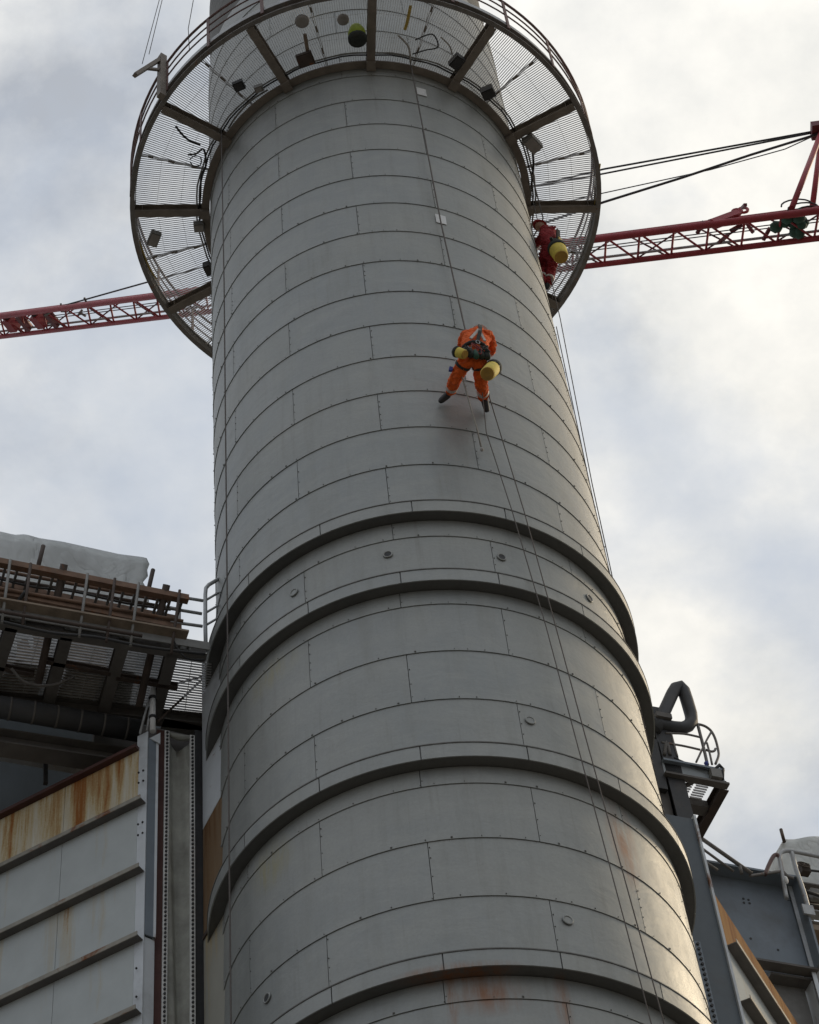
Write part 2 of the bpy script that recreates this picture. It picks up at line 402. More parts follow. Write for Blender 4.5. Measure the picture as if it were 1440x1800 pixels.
# ------------------------------------------------------------------ ground
gm = MB(); S_ = 1500
gm.add([(-S_, -S_, 0), (S_, -S_, 0), (S_, S_, 0), (-S_, S_, 0)], [(0, 1, 2, 3)])
g = gm.build('ground', 'ground'); g['kind'] = 'structure'

# ------------------------------------------------------------------ the stack
def zq(q): return 1.6+3*q
stains = [(tuple(pol(3, -43, 21.0)), (0.28, 0.30, 1.0), rst, 0.75), (tuple(pol(3, -135, 21.2)), (0.5, 0.5, 0.45), ylw, 0.8),
          (tuple(pol(3, -132, 24.55)), (0.7, 0.6, 0.35), ylw, 0.55), (tuple(pol(3, -84, 18.1)), (0.55, 0.4, 0.35), rst, 0.8),
          (tuple(pol(3, -68, 18.0)), (0.12, 0.2, 0.5), rst, 0.9), (tuple(pol(3, -92, 18.05)), (0.10, 0.3, 0.5), rst, 0.9),
          (tuple(pol(3.1, -90, 18.36)), (0.8, 0.3, 0.10), rst, 0.8)]
MT['clad'] = cladding('dull aluminium cladding', (0.338, 0.339, 0.314), stains)
MT['soffit'] = cladding('dark rust stained ring underside', (0.14, 0.137, 0.128), stains[3:])  # undersides get a darker base tone than the cladding, plus rust stains
stack = thing('exhaust_stack', 'tall round grey metal-clad exhaust stack with projecting stiffener rings', 'chimney', (AX, AY, 0))
ZTOP = zq(15.6)
sh = MB().ringseg([(2.965, 0.0), (2.965, ZTOP), (2.6, ZTOP), (2.6, 0.0)], 0, 360, 120, AX, AY).build('shell', 'core', stack)
tops = []
for k in range(-7, 13): tops.append((zq(12.400-0.30575*k), 'X' if k % 2 else 'Y'))
ztab = [(t, None, ty) for t, ty in tops]
courses = []
for i in range(len(tops)-1): courses.append((tops[i+1][0], tops[i][0], tops[i][1]))
F_ = [(8.380, 8.301), (7.880, 7.802), (6.764, 6.684), (5.663, 5.583)]
courses += [(zq(8.38), tops[-1][0], 'Y'), (zq(8.182), zq(8.301), 'Y'), (zq(7.88), zq(8.182), 'X'), (zq(7.702), zq(7.802), 'Y'),
            (zq(7.391), zq(7.702), 'X'), (zq(7.086), zq(7.391), 'Y'), (zq(6.764), zq(7.086), 'X'), (zq(6.585), zq(6.684), 'Y'),
            (zq(6.282), zq(6.585), 'X'), (zq(5.976), zq(6.282), 'Y'), (zq(5.663), zq(5.976), 'X'), (zq(5.471), zq(5.583), 'Y')]
zz = zq(5.471)
for k in range(4): courses.append((zz-0.917, zz, 'X' if k % 2 == 0 else 'Y')); zz -= 0.917
PW = 360/7
pcache = {}
def clad_panel(h, arc, r0=3.0):
    key = (round(h, 3), round(arc, 2), r0)
    if key not in pcache:
        g_ = 0.0045/ r0*57.3
        # shingle lap: the foot of each sheet stands proud of the head of the one below
        prof = [(r0-0.03, 0.002), (r0+0.013, 0.002), (r0+0.008, h*0.5), (r0, h-0.003), (r0-0.03, h-0.003)]
        pcache[key] = MB().ringseg(prof, -arc/2+g_, arc/2-g_, 16).mesh('cladding_panel', 'clad')
    return pcache[key]
for (zb, zt, ty) in courses:
    off = -118.8 if ty == 'X' else -93.1
    for k in range(7):
        a = off+PW*(k+0.5)
        inst('cladding_panel', clad_panel(zt-zb, PW), Matrix.Translation((AX, AY, zb)) @ Matrix.Rotation(R_(a), 4, 'Z'), stack)
# pop rivets along the laps, too many and too small to pick apart
rv = MB()
def rivet(a, z, r=3.016, s=0.016):
    p = pol(r, a, z); n = Vector((math.cos(R_(a)), math.sin(R_(a)), 0)); tt = Vector((-n.y, n.x, 0))
    q = [p+tt*s+Z*s, p-tt*s+Z*s, p-tt*s-Z*s, p+tt*s-Z*s]; tip = p+n*0.014
    rv.add(q+[tip], [(0, 1, 4), (1, 2, 4), (2, 3, 4), (3, 0, 4)])
for (zb, zt, ty) in courses:
    if zt > zq(13.4) or zt < 15: continue
    a = -180+random.random()*5
    while a < 10:
        rivet(a, zb+0.025, s=random.choice((0.005, 0.006, 0.008, 0.013))); a += random.uniform(3.0, 11.0)
    off = -118.8 if ty == 'X' else -93.1
    for k in range(-1, 3):
        z = zb+0.1
        while z < zt-0.05: rivet(off+PW*k+0.35, z, r=3.008, s=0.008); z += random.uniform(0.12, 0.3)
rv = rv.build('rivets', 'core', stack); rv['kind'] = 'stuff'
# stiffener rings
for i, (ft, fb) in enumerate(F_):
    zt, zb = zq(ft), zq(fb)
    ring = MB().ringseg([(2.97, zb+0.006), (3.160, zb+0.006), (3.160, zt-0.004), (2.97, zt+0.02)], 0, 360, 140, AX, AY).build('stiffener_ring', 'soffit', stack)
    MB().ringseg([(3.15, zt-0.008), (3.184, zt-0.008), (3.184, zt+0.008), (3.15, zt+0.008)], 0, 360, 120, AX, AY).build('edge_shade_ring', 'core', ring)  # thin dark ring standing in for the contact shade above each strip
    h = zt-zb
    key = ('ringplate', round(h, 3))
    if key not in pcache:
        pcache[key] = MB().ringseg([(3.161, 0.0), (3.178, 0.0), (3.176, h-0.012), (3.161, h-0.012)], -11.86, 11.86, 8).mesh('ring_plate', 'clad')
    off = (-111.4, -116.2, -116.2, -116.4)[i]
    for k in range(15):
        inst('ring_plate', pcache[key], Matrix.Translation((AX, AY, zb)) @ Matrix.Rotation(R_(off+24*(k+0.5)), 4, 'Z'), ring)
# inspection ports
for (px, py, op) in [(682, 975, 1), (882, 980, 1), (1036, 1052, 1), (517, 1042, 0), (932, 1267, 0), (998, 1618, 0), (470, 1755, 1)]:
    P = at_cyl(px, py, 3.012); n = (P-Vector((AX, AY, P.z))).normalized(); tt = Vector((-n.y, n.x, 0))
    rp = 0.060
    pts = [P+n*0.008+(tt*math.cos(a)+Z*math.sin(a))*rp for a in [2*math.pi*k/14 for k in range(14)]]
    port = MB().tube(pts, 0.012, 6, closed=True).build('port_rim', 'clad', stack)
    disc = [P+n*0.004+(tt*math.cos(a)+Z*math.sin(a))*(rp-0.006) for a in [2*math.pi*k/14 for k in range(14)]]
    MB().prism(disc, n*0.006).build('port_cover', 'dark' if op else 'clad', port)
# paper labels
for (px, py, where) in [(741, 162, 'highest, just under the ring platform'), (775, 386, 'halfway between platform and orange-suited climber'), (825, 660, 'seen between the legs of the orange-suited climber')]:
    P = at_cyl(px, py, 3.012); a = math.degrees(math.atan2(P.y-AY, P.x-AX))
    dz = 0.135 if py < 600 else 0.16; da = 1.75 if py < 600 else 1.25
    o = MB().ringseg([(3.019, P.z-dz), (3.024, P.z-dz), (3.024, P.z+dz), (3.019, P.z+dz)], a-da, a+da, 3, AX, AY).build('label_sheet', 'white')
    tag(o, 'small white label sheet on the stack, '+where, 'label', 'white labels stuck on the stack')

# ------------------------------------------------------------------ ring platform
ZB = zq(12.78)
plat = thing('ring_platform', 'round steel grating platform ringing the upper stack, seen from below', 'platform', (AX, AY, ZB))
B0 = -82.6
bm_ = MB(); bm_.ibeam((3.02, 0, 0.11), (4.44, 0, 0.11), 0.155, 0.22, 0.022)
bm_.box((4.30, 0, 0.11), (0.006, 0, 0), (0, 0.07, 0), (0, 0, 0.085))
beam_me = bm_.mesh('beam', 'beam')
foot_me = MB().box((3.11, 0, -0.045), (0.09, 0, 0), (0, 0.085, 0), (0, 0, 0.04)).mesh('bracket', 'beam')
for k in range(12):
    T = Matrix.Translation((AX, AY, ZB)) @ Matrix.Rotation(R_(B0+30*k), 4, 'Z')
    b = inst('beam', beam_me, T, plat)
    inst('bracket', foot_me, T, b)
MB().ringseg([(4.445, ZB+0.02), (4.535, ZB+0.02), (4.535, ZB+0.035), (4.46, ZB+0.035), (4.46, ZB+0.24), (4.535, ZB+0.24), (4.535, ZB+0.255), (4.445, ZB+0.255)], 0, 360, 120, AX, AY).build('outer_ring', 'ring', plat)
MB().ringseg([(3.02, ZB+0.03), (3.17, ZB+0.03), (3.17, ZB+0.05), (3.05, ZB+0.05), (3.05, ZB+0.22), (3.02, ZB+0.22)], 0, 360, 90, AX, AY).build('inner_ring', 'beam', plat)
MB().ringseg([(4.50, ZB+0.26), (4.512, ZB+0.26), (4.512, ZB+0.42), (4.50, ZB+0.42)], 0, 360, 120, AX, AY).build('toe_plate', 'toe', plat)
gb = MB(); rin, rout, hw = 3.07, 4.44, R_(7.5)
s = -0.56
while s < 0.57:
    x0 = max(math.sqrt(rin*rin-s*s), (abs(s)+0.02)/math.tan(hw)); x1 = math.sqrt(rout*rout-s*s)
    if x1-x0 > 0.1: gb.box(((x0+x1)/2, s, 0.24), ((x1-x0)/2, 0, 0), (0, 0.0026, 0), (0, 0, 0.015))
    s += 0.044
for r in (3.08, 4.43):
    gb.ringseg([(r-0.008, 0.224), (r+0.008, 0.224), (r+0.008, 0.256), (r-0.008, 0.256)], -7.25, 7.25, 6)
for sg in (-1, 1):
    a = Matrix.Rotation(sg*R_(7.28), 3, 'Z'); d = a @ Vector((1, 0, 0)); e = a @ Vector((0, 1, 0))
    gb.box(d*3.755+Z*0.24, d*0.675, e*0.006, Z*0.016)
for x in (3.55, 4.0):
    w = x*math.tan(hw)-0.03
    gb.box((x, 0, 0.252), (0.002, 0, 0), (0, w, 0), (0, 0, 0.002))
gr_me = gb.mesh('grating_panel', 'grate')
clip_me = MB().box((3.4, 0, 0.215), (0.06, 0, 0), (0, 0.016, 0), (0, 0, 0.012)).box((3.85, 0, 0.215), (0.06, 0, 0), (0, 0.016, 0), (0, 0, 0.012)).box((4.25, 0, 0.215), (0.05, 0, 0), (0, 0.016, 0), (0, 0, 0.012)).mesh('clip', 'beam')
for k in range(24):
    T = Matrix.Translation((AX, AY, ZB)) @ Matrix.Rotation(R_(B0+15*k+7.5), 4, 'Z')
    gpn = inst('grating_panel', gr_me, T, plat)
    inst('clip', clip_me, Matrix.Translation((AX, AY, ZB)) @ Matrix.Rotation(R_(B0+15*k+15), 4, 'Z'), gpn)
post_me = MB().box((4.53, 0, 0.70), (0.012, 0, 0), (0, 0.03, 0), (0, 0, 0.55)).mesh('handrail_post', 'redrail')
for k in range(24): inst('handrail_post', post_me, Matrix.Translation((AX, AY, ZB)) @ Matrix.Rotation(R_(B0+15*k+4), 4, 'Z'), plat)
for j, (dz, rr) in enumerate(((1.27, 0.026), (0.98, 0.016), (0.70, 0.016))):
    MB().tube([pol(4.53, a*3, ZB+dz) for a in range(120)], rr, 6, closed=True).build('handrail', 'redrail', plat)
# conduits tied round under the platform
for r, dz, mm in ((3.22, 0.19, 'dark'), (3.27, 0.18, 'box')):
    MB().tube([pol(r+0.012*math.sin(a*1.7), a*4, ZB+dz+0.008*math.sin(a*2.3)) for a in range(90)], 0.016, 6, closed=True).build('conduit', mm, plat)
# davit bracket clamped to the handrail
ZG = ZB+0.26
def az_at(px, py, z):
    p = at_z(px, py, z); return math.degrees(math.atan2(p.y-AY, p.x-AX)), math.hypot(p.x-AX, p.y-AY)
dav = thing('davit_bracket', 'angled steel davit bracket jutting out from the platform handrail, left side', 'bracket', pol(4.6, -140, ZB+0.1))
da0 = -139.5
MB().bar(pol(4.60, da0, ZB-0.05), pol(4.60, da0, ZB+1.55), 0.13, 0.13, Vector((math.cos(R_(da0)), math.sin(R_(da0)), 0))).build('upright', 'beam', dav)
e1 = at_y(237, 132, pol(5.2, da0, 0).y)
MB().bar(pol(4.60, da0, ZB+1.5), e1, 0.09, 0.07).build('arm', 'beam', dav)
MB().bar(pol(4.60, da0, ZB+1.0), pol(4.60, da0, ZB+1.5).lerp(e1, 0.55)-Z*0.05, 0.05, 0.05).build('strut', 'beam', dav)

# fittings hung under or standing on the platform
def fitting_box(name, px, py, z, w, h, d, label, cat, az_turn=0, mat='box'):
    P = at_z(px, py, z); a = math.atan2(P.y-AY, P.x-AX)+az_turn
    n = Vector((math.cos(a), math.sin(a), 0)); t = Vector((-n.y, n.x, 0))
    root = thing(name, label, cat, P)
    b = MB().box(P, n*d/2, t*w/2, Z*h/2)
    b.build('housing', mat, root)
    MB().box(P-Z*(h/2+0.012), n*(d/2-0.02), t*(w/2-0.02), Z*0.012).build('cover', 'lamp' if mat == 'box' else mat, root)
    MB().bar(P+Z*h/2, Vector((P.x, P.y, ZB+0.222)), 0.05, 0.02, n).build('hanger', 'beam', root)
    return root
fitting_box('junction_box', 271, 419, ZB+0.06, 0.30, 0.12, 0.20, 'grey junction box hung under the grating, left of the stack', 'junction box', 0.5)
fitting_box('floodlight', 936, 252, ZB-0.04, 0.34, 0.16, 0.24, 'grey box floodlight under the platform beam, right of the stack', 'floodlight', -0.3)
fitting_box('floodlight', 350, 398, ZB+0.02, 0.18, 0.14, 0.20, 'small grey fitting tucked against the stack below the left horizontal beam', 'fitting')
fitting_box('floodlight', 366, 472, ZB-0.02, 0.24, 0.18, 0.14, 'dark fitting at the stack edge under the lower left grating', 'fitting', 0, 'dark')
fitting_box('equipment_box', 858, 162, ZB-0.02, 0.20, 0.18, 0.24, 'black equipment box with bracket under the upper right grating', 'equipment', 0.4, 'dark')
fitting_box('equipment_box', 803, 108, ZB+0.04, 0.20, 0.14, 0.26, 'dark equipment block beside the upper right beam', 'equipment', 0.2, 'dark')
fitting_box('equipment_box', 420, 150, ZB+0.10, 0.20, 0.10, 0.18, 'dark fitting at upper left between two beams', 'fitting', 0.3, 'dark')
fitting_box('equipment_box', 455, 155, ZB+0.10, 0.16, 0.10, 0.12, 'small grey fitting right of the dark one at upper left', 'fitting', 0.3)
fitting_box('equipment_box', 537, 104, ZB-0.03, 0.30, 0.08, 0.26, 'rusty square tray hanging by the stack at top centre', 'tray', 0, 'rustdark')
# round lamps on stems
for (px, py, z, r, lab) in [(531, 36, ZB+0.02, 0.13, 'beige domed lamp hanging at top left of centre'), (603, 33, ZB+0.05, 0.11, 'small grey round lamp left of the yellow-green bag')]:
    P = at_z(px, py, z); root = thing('lamp', lab, 'lamp', P)
    rings = []
    b = MB()
    prof = [(0.35, 0.10), (0.75, 0.06), (1.0, 0.0), (1.0, -0.05), (0.8, -0.08)]
    o = len(b.v); n = 14
    for q, dz in prof:
        for k in range(n): b.v.append(P+Vector((math.cos(2*math.pi*k/n)*r*q, math.sin(2*math.pi*k/n)*r*q, dz)))
    for i in range(len(prof)-1):
        for k in range(n): b.f.append([o+i*n+k, o+i*n+(k+1) % n, o+(i+1)*n+(k+1) % n, o+(i+1)*n+k]); b.smooth.append(True)
    b.f.append([o+(len(prof)-1)*n+k for k in range(n)]); b.smooth.append(False)
    b.f.append([o+k for k in range(n)][::-1]); b.smooth.append(False)
    b.build('shade', 'lamp', root)
    MB().tube([P+Z*0.09, Vector((P.x, P.y, ZB+0.222))], 0.02, 8).build('stem', 'beam', root)
# conduit pole below the beige lamp
pA, pB = at_z(536, 60, ZB+0.05), at_z(542, 98, ZB+0.02)
MB().tube([pA, pA.lerp(pB, 0.5)+Z*0.03, pB], 0.035, 8).build('pipe_sleeve', 'timber')
tag(bpy.data.objects['pipe_sleeve'], 'pale sleeve pipe between the beige lamp and the rusty tray', 'pipe')
# yellow-green bag
P = at_z(628, 62, ZB-0.10); bag = thing('tool_bag', 'yellow-green and black tool bag hanging under the grating at top centre', 'bag', P)
dn = (at_z(626, 45, ZB+0.18)-at_z(629, 74, ZB-0.22)).normalized()
c0 = at_z(629, 72, ZB-0.22); c1 = at_z(626, 46, ZB+0.15)
MB().tube([c0.lerp(c1, t) for t in (0.22, 0.45, 0.7, 0.92, 1.0)], [0.17, 0.165, 0.15, 0.11, 0.06], 14).build('body', 'hivis', bag)
MB().tube([c0.lerp(c1, t) for t in (-0.02, 0.0, 0.12, 0.26)], [0.13, 0.165, 0.178, 0.176], 14).build('base', 'harness', bag)
MB().tube([c1, Vector((c1.x, c1.y, ZB+0.23))], 0.012, 6).build('strap', 'harness', bag)
# looped cables
def hang(name, pts, r, mat, label, cat='cable', group='cables dangling under the platform', z=None):
    P = [at_z(x, y, (z if z is not None else ZB+0.16)+(dz if len(q) > 2 else 0)) for q in pts for (x, y, dz) in [(q[0], q[1], q[2] if len(q) > 2 else 0)]]
    # smooth
    sm = []
    for i in range(len(P)-1):
        p0, p1, p2, p3 = P[max(i-1, 0)], P[i], P[i+1], P[min(i+2, len(P)-1)]
        for k in range(5):
            t = k/5
            sm.append(0.5*((2*p1)+(p2-p0)*t+(2*p0-5*p1+4*p2-p3)*t*t+(3*p1-p0-3*p2+p3)*t**3))
    sm.append(P[-1])
    o = MB().tube(sm, r, 6).build(name, mat); tag(o, label, cat, group); return o
hang('cable', [(309, 222), (322, 238), (335, 248), (352, 255)], 0.022, 'dark', 'short black cable under the grating just below the upper left beam')
hang('cable', [(330, 272), (345, 270), (358, 262), (362, 290), (354, 310), (352, 350), (348, 372)], 0.02, 'dark', 'black cable looping down beside the stack, left side')
hang('cable', [(334, 280), (342, 274), (353, 277), (352, 290), (340, 291), (334, 284)], 0.012, 'dark', 'small loop of thin cable left of the stack')
hang('cable', [(936, 262), (938, 290), (935, 320), (931, 355)], 0.022, 'dark', 'black cable running down from the right floodlight beside the stack')
hang('cable', [(700, 62), (718, 82), (722, 110)], 0.018, 'ropepale', 'pale cable right of the centre beam')
hang('cable', [(730, 70), (760, 60), (770, 82), (748, 88), (725, 95)], 0.014, 'dark', 'thin dark cable coiled under the grating right of the centre beam')
hang('cable', [(775, 65), (790, 80), (795, 95)], 0.014, 'ropepale', 'short pale cable next to the dark equipment block')
hang('cable', [(722, 10), (716, 38), (712, 52)], 0.03, 'ltyellow', 'yellow strap hanging above the centre right')
hang('cable', [(237, 395), (243, 420), (250, 440), (262, 470), (275, 490)], 0.018, 'ltyellow', 'yellow cable following the left outer ring')
hang('cable', [(1055, 288), (1052, 310), (1050, 335), (1046, 360)], 0.018, 'ltyellow', 'yellow cable following the right outer ring')
hang('cable', [(470, 158), (440, 178), (415, 205), (402, 225)], 0.018, 'box', 'grey conduit curving along the stack at upper left')

# ------------------------------------------------------------------ ropes
def rope(label, pts, r=0.012, mat='rope', name='rope'):
    o = MB().tube(pts, r, 6).build(name, mat); return tag(o, label, 'rope', 'rope access lines')
def cyl_line(px, r): return [at_cyl(x, y, r) for x, y in px]
p = cyl_line([(391, 318), (394, 500), (396, 700), (400, 1100), (403, 1500), (406, 1790)], 3.24)
p[0] = Vector((p[0].x, p[0].y, ZB+0.2)); p.append(p[-1]+(p[-1]-p[-2])*1.5)
rope('brown rope hanging down the left edge of the stack', p, 0.012)
p = cyl_line([(735, 180), (775, 390), (818, 580)], 3.16)
p[0] = p[0]+(p[0]-p[1])*0.0; p.insert(0, Vector((p[0].x-0.02, p[0].y, ZB+0.2)))
p.append(at_cyl(836, 612, 3.46))
rope('grey rope from the ring platform down to the orange-suited climber', p, 0.014)
p = [at_cyl(848, 690, 3.45)]+cyl_line([(855, 760), (900, 897), (960, 1101), (1012, 1297), (1100, 1627), (1140, 1780)], 3.24); p.append(p[-1]+(p[-1]-p[-2])*1.2)
rope('left one of the two ropes trailing below the orange-suited climber', p, 0.008)
p = [at_cyl(853, 660, 3.5)]+cyl_line([(861, 700), (921, 897), (974, 1090), (1030, 1297), (1130, 1660), (1165, 1790)], 3.24); p.append(p[-1]+(p[-1]-p[-2])*1.2)
rope('right one of the two ropes trailing below the orange-suited climber', p, 0.008)
p = [at_cyl(806, 640, 3.75), at_cyl(815, 672, 3.6), at_cyl(829, 722, 3.4), at_cyl(838, 752, 3.25), at_cyl(846, 786, 3.1)]
rope('pale short tail rope with a small weight below the climber', p, 0.012, 'ropepale')
wo = MB().sphere(at_cyl(847, 790, 3.09), 0.03, 8, 6, (1, 1, 1.3)).build('rope_weight', 'ropepale'); tag(wo, 'small pale weight at the end of the short tail rope', 'weight')
p = [at_y(985, 560, 22.6), at_y(1012, 700, 22.6), at_y(1041, 850, 22.6), at_y(1080, 1030, 22.6)]; p.insert(0, Vector((p[0].x, p[0].y, ZB+0.1))); p.append(p[-1]+(p[-1]-p[-2])*3)
rope('thin rope hanging free outside the right edge of the stack', p, 0.009)
p = [at_cyl(972, 575, 3.02)+Vector((0.06, 0, 0)), at_y(1040, 866, 22.2), at_y(1077, 1030, 22.2)]; p.append(p[-1]+(p[-1]-p[-2])*3)
rope('thin rope lying along the right edge of the stack', p, 0.009)
for k, (a, b) in enumerate((((285, 0), (262, 95)), ((280, 0), (250, 112)))):
    Y = pol(5.0, da0, 0).y; p = [at_y(*a, Y), at_y(*b, Y)]; p.insert(0, p[0]+(p[0]-p[1])*2)
    rope('%s thin line rising from the davit bracket at top left' % ('right' if k == 0 else 'left'), p, 0.007, 'rope')
p = [at_z(340, 0, ZB+1.1), at_z(331, 50, ZB+1.0), at_z(333, 90, ZB+0.9)]
rope('thin line rising past the handrail at top left', p, 0.007)

# ------------------------------------------------------------------ people
def skin(name, mat, chains, parent, levels=2, folds=0.0):
    """chains: lists of (point, radius); equal points are welded into joints"""
    me = bpy.data.meshes.new(name); verts = []; edges = []; rad = []; idx = {}
    for ch in chains:
        prev = None
        for (pnt, r) in ch:
            k = tuple(round(x, 4) for x in pnt)
            if k not in idx: idx[k] = len(verts); verts.append(tuple(pnt)); rad.append(r)
            if prev is not None and prev != idx[k]: edges.append((prev, idx[k]))
            prev = idx[k]
    me.from_pydata(verts, edges, []); o = bpy.data.objects.new(name, me); col.objects.link(o)
    sk = o.modifiers.new('skin', 'SKIN'); sk.use_smooth_shade = True
    if not me.skin_vertices: me.skin_vertices.new()
    for i, r in enumerate(rad):
        rr = r if isinstance(r, tuple) else (r, r)
        me.skin_vertices[0].data[i].radius = rr
    me.skin_vertices[0].data[0].use_root = True
    ss = o.modifiers.new('sub', 'SUBSURF'); ss.levels = levels; ss.render_levels = levels
    dg = bpy.context.evaluated_depsgraph_get(); ev = o.evaluated_get(dg)
    m2 = bpy.data.meshes.new_from_object(ev); m2.name = name
    bpy.data.objects.remove(o); m2.materials.clear(); m2.materials.append(MT[mat])
    m2.polygons.foreach_set('use_smooth', [True]*len(m2.polygons))
    if folds:
        nn = [v.normal.copy() for v in m2.vertices]
        for v, n in zip(m2.vertices, nn):
            pz = Vector((v.co.x*7, v.co.y*7, v.co.z*16))
            a = 1-2*abs(mnoise.noise(pz)); b2 = 1-2*abs(mnoise.noise(pz*2.1+Vector((5, 3, 1))))
            v.co += n*folds*(a*0.65+b2*0.35-0.45)
        m2.update()
    q = bpy.data.objects.new(name, m2); col.objects.link(q); return adopt(q, parent)
def seg(a, b, ra, rb, n=2, mid=None):
    outp = []
    for i in range(n+1):
        t = i/n; r = ra+(rb-ra)*t
        if mid and 0 < t < 1: r = mid
        outp.append((a.lerp(b, t), r))
    return outp
def hand(parent, wrist, d, side, mat):
    """glove: palm and five curled fingers"""
    d = d.normalized(); sx = d.cross(Z).normalized()*side; dn = sx.cross(d).normalized()
    if dn.z > 0: dn = -dn
    palm = wrist+d*0.09
    ch = [[(wrist, 0.028), (wrist+d*0.045, 0.036), (palm, 0.036)]]
    skin('palm', mat, ch, parent, 1)
    for i, (o, l) in enumerate(((-0.033, 0.07), (-0.011, 0.08), (0.011, 0.076), (0.033, 0.06))):
        b = palm+sx*o-d*0.01
        p1 = b+d*l*0.5+dn*0.012; p2 = p1+d*l*0.12+dn*l*0.4; p3 = p2-d*l*0.25+dn*l*0.2
        skin('finger', mat, [[(b, 0.0105), (p1, 0.010), (p2, 0.009), (p3, 0.008)]], parent, 1)
    b = wrist+d*0.035-sx*0.03
    skin('thumb', mat, [[(b, 0.013), (b-sx*0.03+d*0.03, 0.011), (b-sx*0.025+d*0.06+dn*0.02, 0.009)]], parent, 1)
def band(a, b, t0, t1, r, name, mat, parent, n=14, flat=1.0):
    p0, p1 = a.lerp(b, t0), a.lerp(b, t1)
    return MB().tube([p0, p0.lerp(p1, 0.05), p0.lerp(p1, 0.95), p1], [r*0.97, r, r, r*0.97], n).build(name, mat, parent)
def boot(name, ankle, toe, sole_n, parent):
    d = (toe-ankle); l = d.length
    heel = ankle-d.normalized()*0.03
    skin(name, 'dark', [[(ankle-d.normalized()*0.0+sole_n*0.02, 0.055), (ankle+d*0.15, 0.062), (ankle+d*0.55, 0.055), (ankle+d*1.0, 0.042)]], parent, 2)

def climber(name, label, J, suit, look):
    root = thing(name, label, 'person', J['pel'])
    pel, ch, nk = J['pel'], J['chest'], J['neck']
    sp = pel.lerp(ch, 0.5)
    chains = [[(pel, 0.155), (sp, (0.150, 0.150)), (ch, 0.168), (nk, 0.095), (nk+(nk-ch).normalized()*0.06, 0.060)]]
    for s in 'lr':
        h, k, a = J['h'+s], J['k'+s], J['a'+s]
        chains.append([(pel, 0.155), (h, 0.112)]+seg(h, k, 0.112, 0.084, 3)[1:]+seg(k, a, 0.086, 0.070, 3)[1:])
        sh, e, w = J['s'+s], J['e'+s], J['w'+s]
        chains.append([(ch, 0.168), (sh, 0.092)]+seg(sh, e, 0.088, 0.064, 2)[1:]+seg(e, w, 0.064, 0.046, 2)[1:])
    body = skin('body', suit, chains, root, 3, 0.05)
    for s in 'lr':
        boot('boot', J['a'+s], J['t'+s], J['n'], root)
        band(J['k'+s], J['a'+s], 0.50, 0.64, 0.092, 'reflective_band', 'reflect', root)
        band(J['e'+s], J['w'+s], 0.25, 0.5, 0.066, 'reflective_band', 'reflect', root)
        w = J['w'+s]; hand(root, w, J['grip']-w, -1 if s == 'l' else 1, 'dark')
    # head with helmet
    hd = J['head']; ax_ = (hd-nk).normalized(); side = look.cross(ax_).normalized()
    face = MB().sphere(hd, 0.098, 14, 10, (1, 1, 1.15)); hobj = face.build('head', paint_skin, root)
    MB().sphere(hd+look*0.098-ax_*0.01, 0.018, 8, 6).build('nose', paint_skin, hobj)
    for sg in (-1, 1):
        MB().sphere(hd+side*0.098*sg, 0.022, 8, 6, (0.6, 0.8, 1.3)).build('ear', paint_skin, hobj)
        MB().sphere(hd+look*0.086+side*0.035*sg+ax_*0.015, 0.012, 8, 6).build('eye', 'dark', hobj)
    MB().box(hd+look*0.093-ax_*0.05, look*0.006, side*0.024, ax_*0.004).build('mouth', 'gear', hobj)
    b = MB(); n = 18
    prof = [(1.32, -0.02), (1.18, 0.0), (1.17, 0.04), (1.08, 0.09), (0.8, 0.135), (0.4, 0.155), (0.05, 0.16)]
    o = 0
    for q, dz in prof:
        for k in range(n):
            a = 2*math.pi*k/n; b.v.append(hd+(look*math.cos(a)+side*math.sin(a))*0.1*q+ax_*dz)
    for i in range(len(prof)-1):
        for k in range(n): b.f.append([i*n+k, i*n+(k+1) % n, (i+1)*n+(k+1) % n, (i+1)*n+k]); b.smooth.append(True)
    b.f.append([k for k in range(n)]); b.smooth.append(False)
    b.build('helmet', 'white' if suit == 'orange' else 'redsuit', root)
    return root
paint_skin = paint('skin tone', (0.45, 0.27, 0.19), 0.6, 0, 0.05, 30)
def strap(parent, pts, w, th, nrm, mat='harness', name='harness_strap'):
    for i in range(len(pts)-1):
        MB().bar(pts[i], pts[i+1], w, th, nrm).build(name, mat, parent)

# orange-suited climber
C = lambda x, y, r: at_cyl(x, y, r)
J = {'pel': C(831, 631, 3.86), 'chest': C(838, 599, 3.86), 'neck': C(841, 584, 3.72),
     'hl': C(817, 637, 3.84), 'kl': C(800, 666, 3.56), 'al': C(790, 692, 3.17), 'hr': C(844, 640, 3.84), 'kr': C(846, 674, 3.58), 'ar': C(851, 700, 3.17),
     'sl': C(820, 588, 3.80), 'el': C(812, 605, 3.62), 'wl': C(824, 611, 3.40), 'sr': C(858, 588, 3.80), 'er': C(867, 616, 3.70), 'wr': C(852, 622, 3.42),
     'tl': C(771, 708, 3.055), 'tr': C(857, 725, 3.055), 'grip': C(838, 612, 3.36), 'head': C(844, 585, 3.58)}
nrm = (J['pel']-Vector((AX, AY, J['pel'].z))).normalized(); J['n'] = nrm*0.3
tng = Vector((-nrm.y, nrm.x, 0))
look = (-nrm*0.9+Z*(-0.25)).normalized()
man = climber('person', 'person in an orange coverall abseiling on ropes against the stack face', J, 'orange', look)
pel, ch, nk = J['pel'], J['chest'], J['neck']
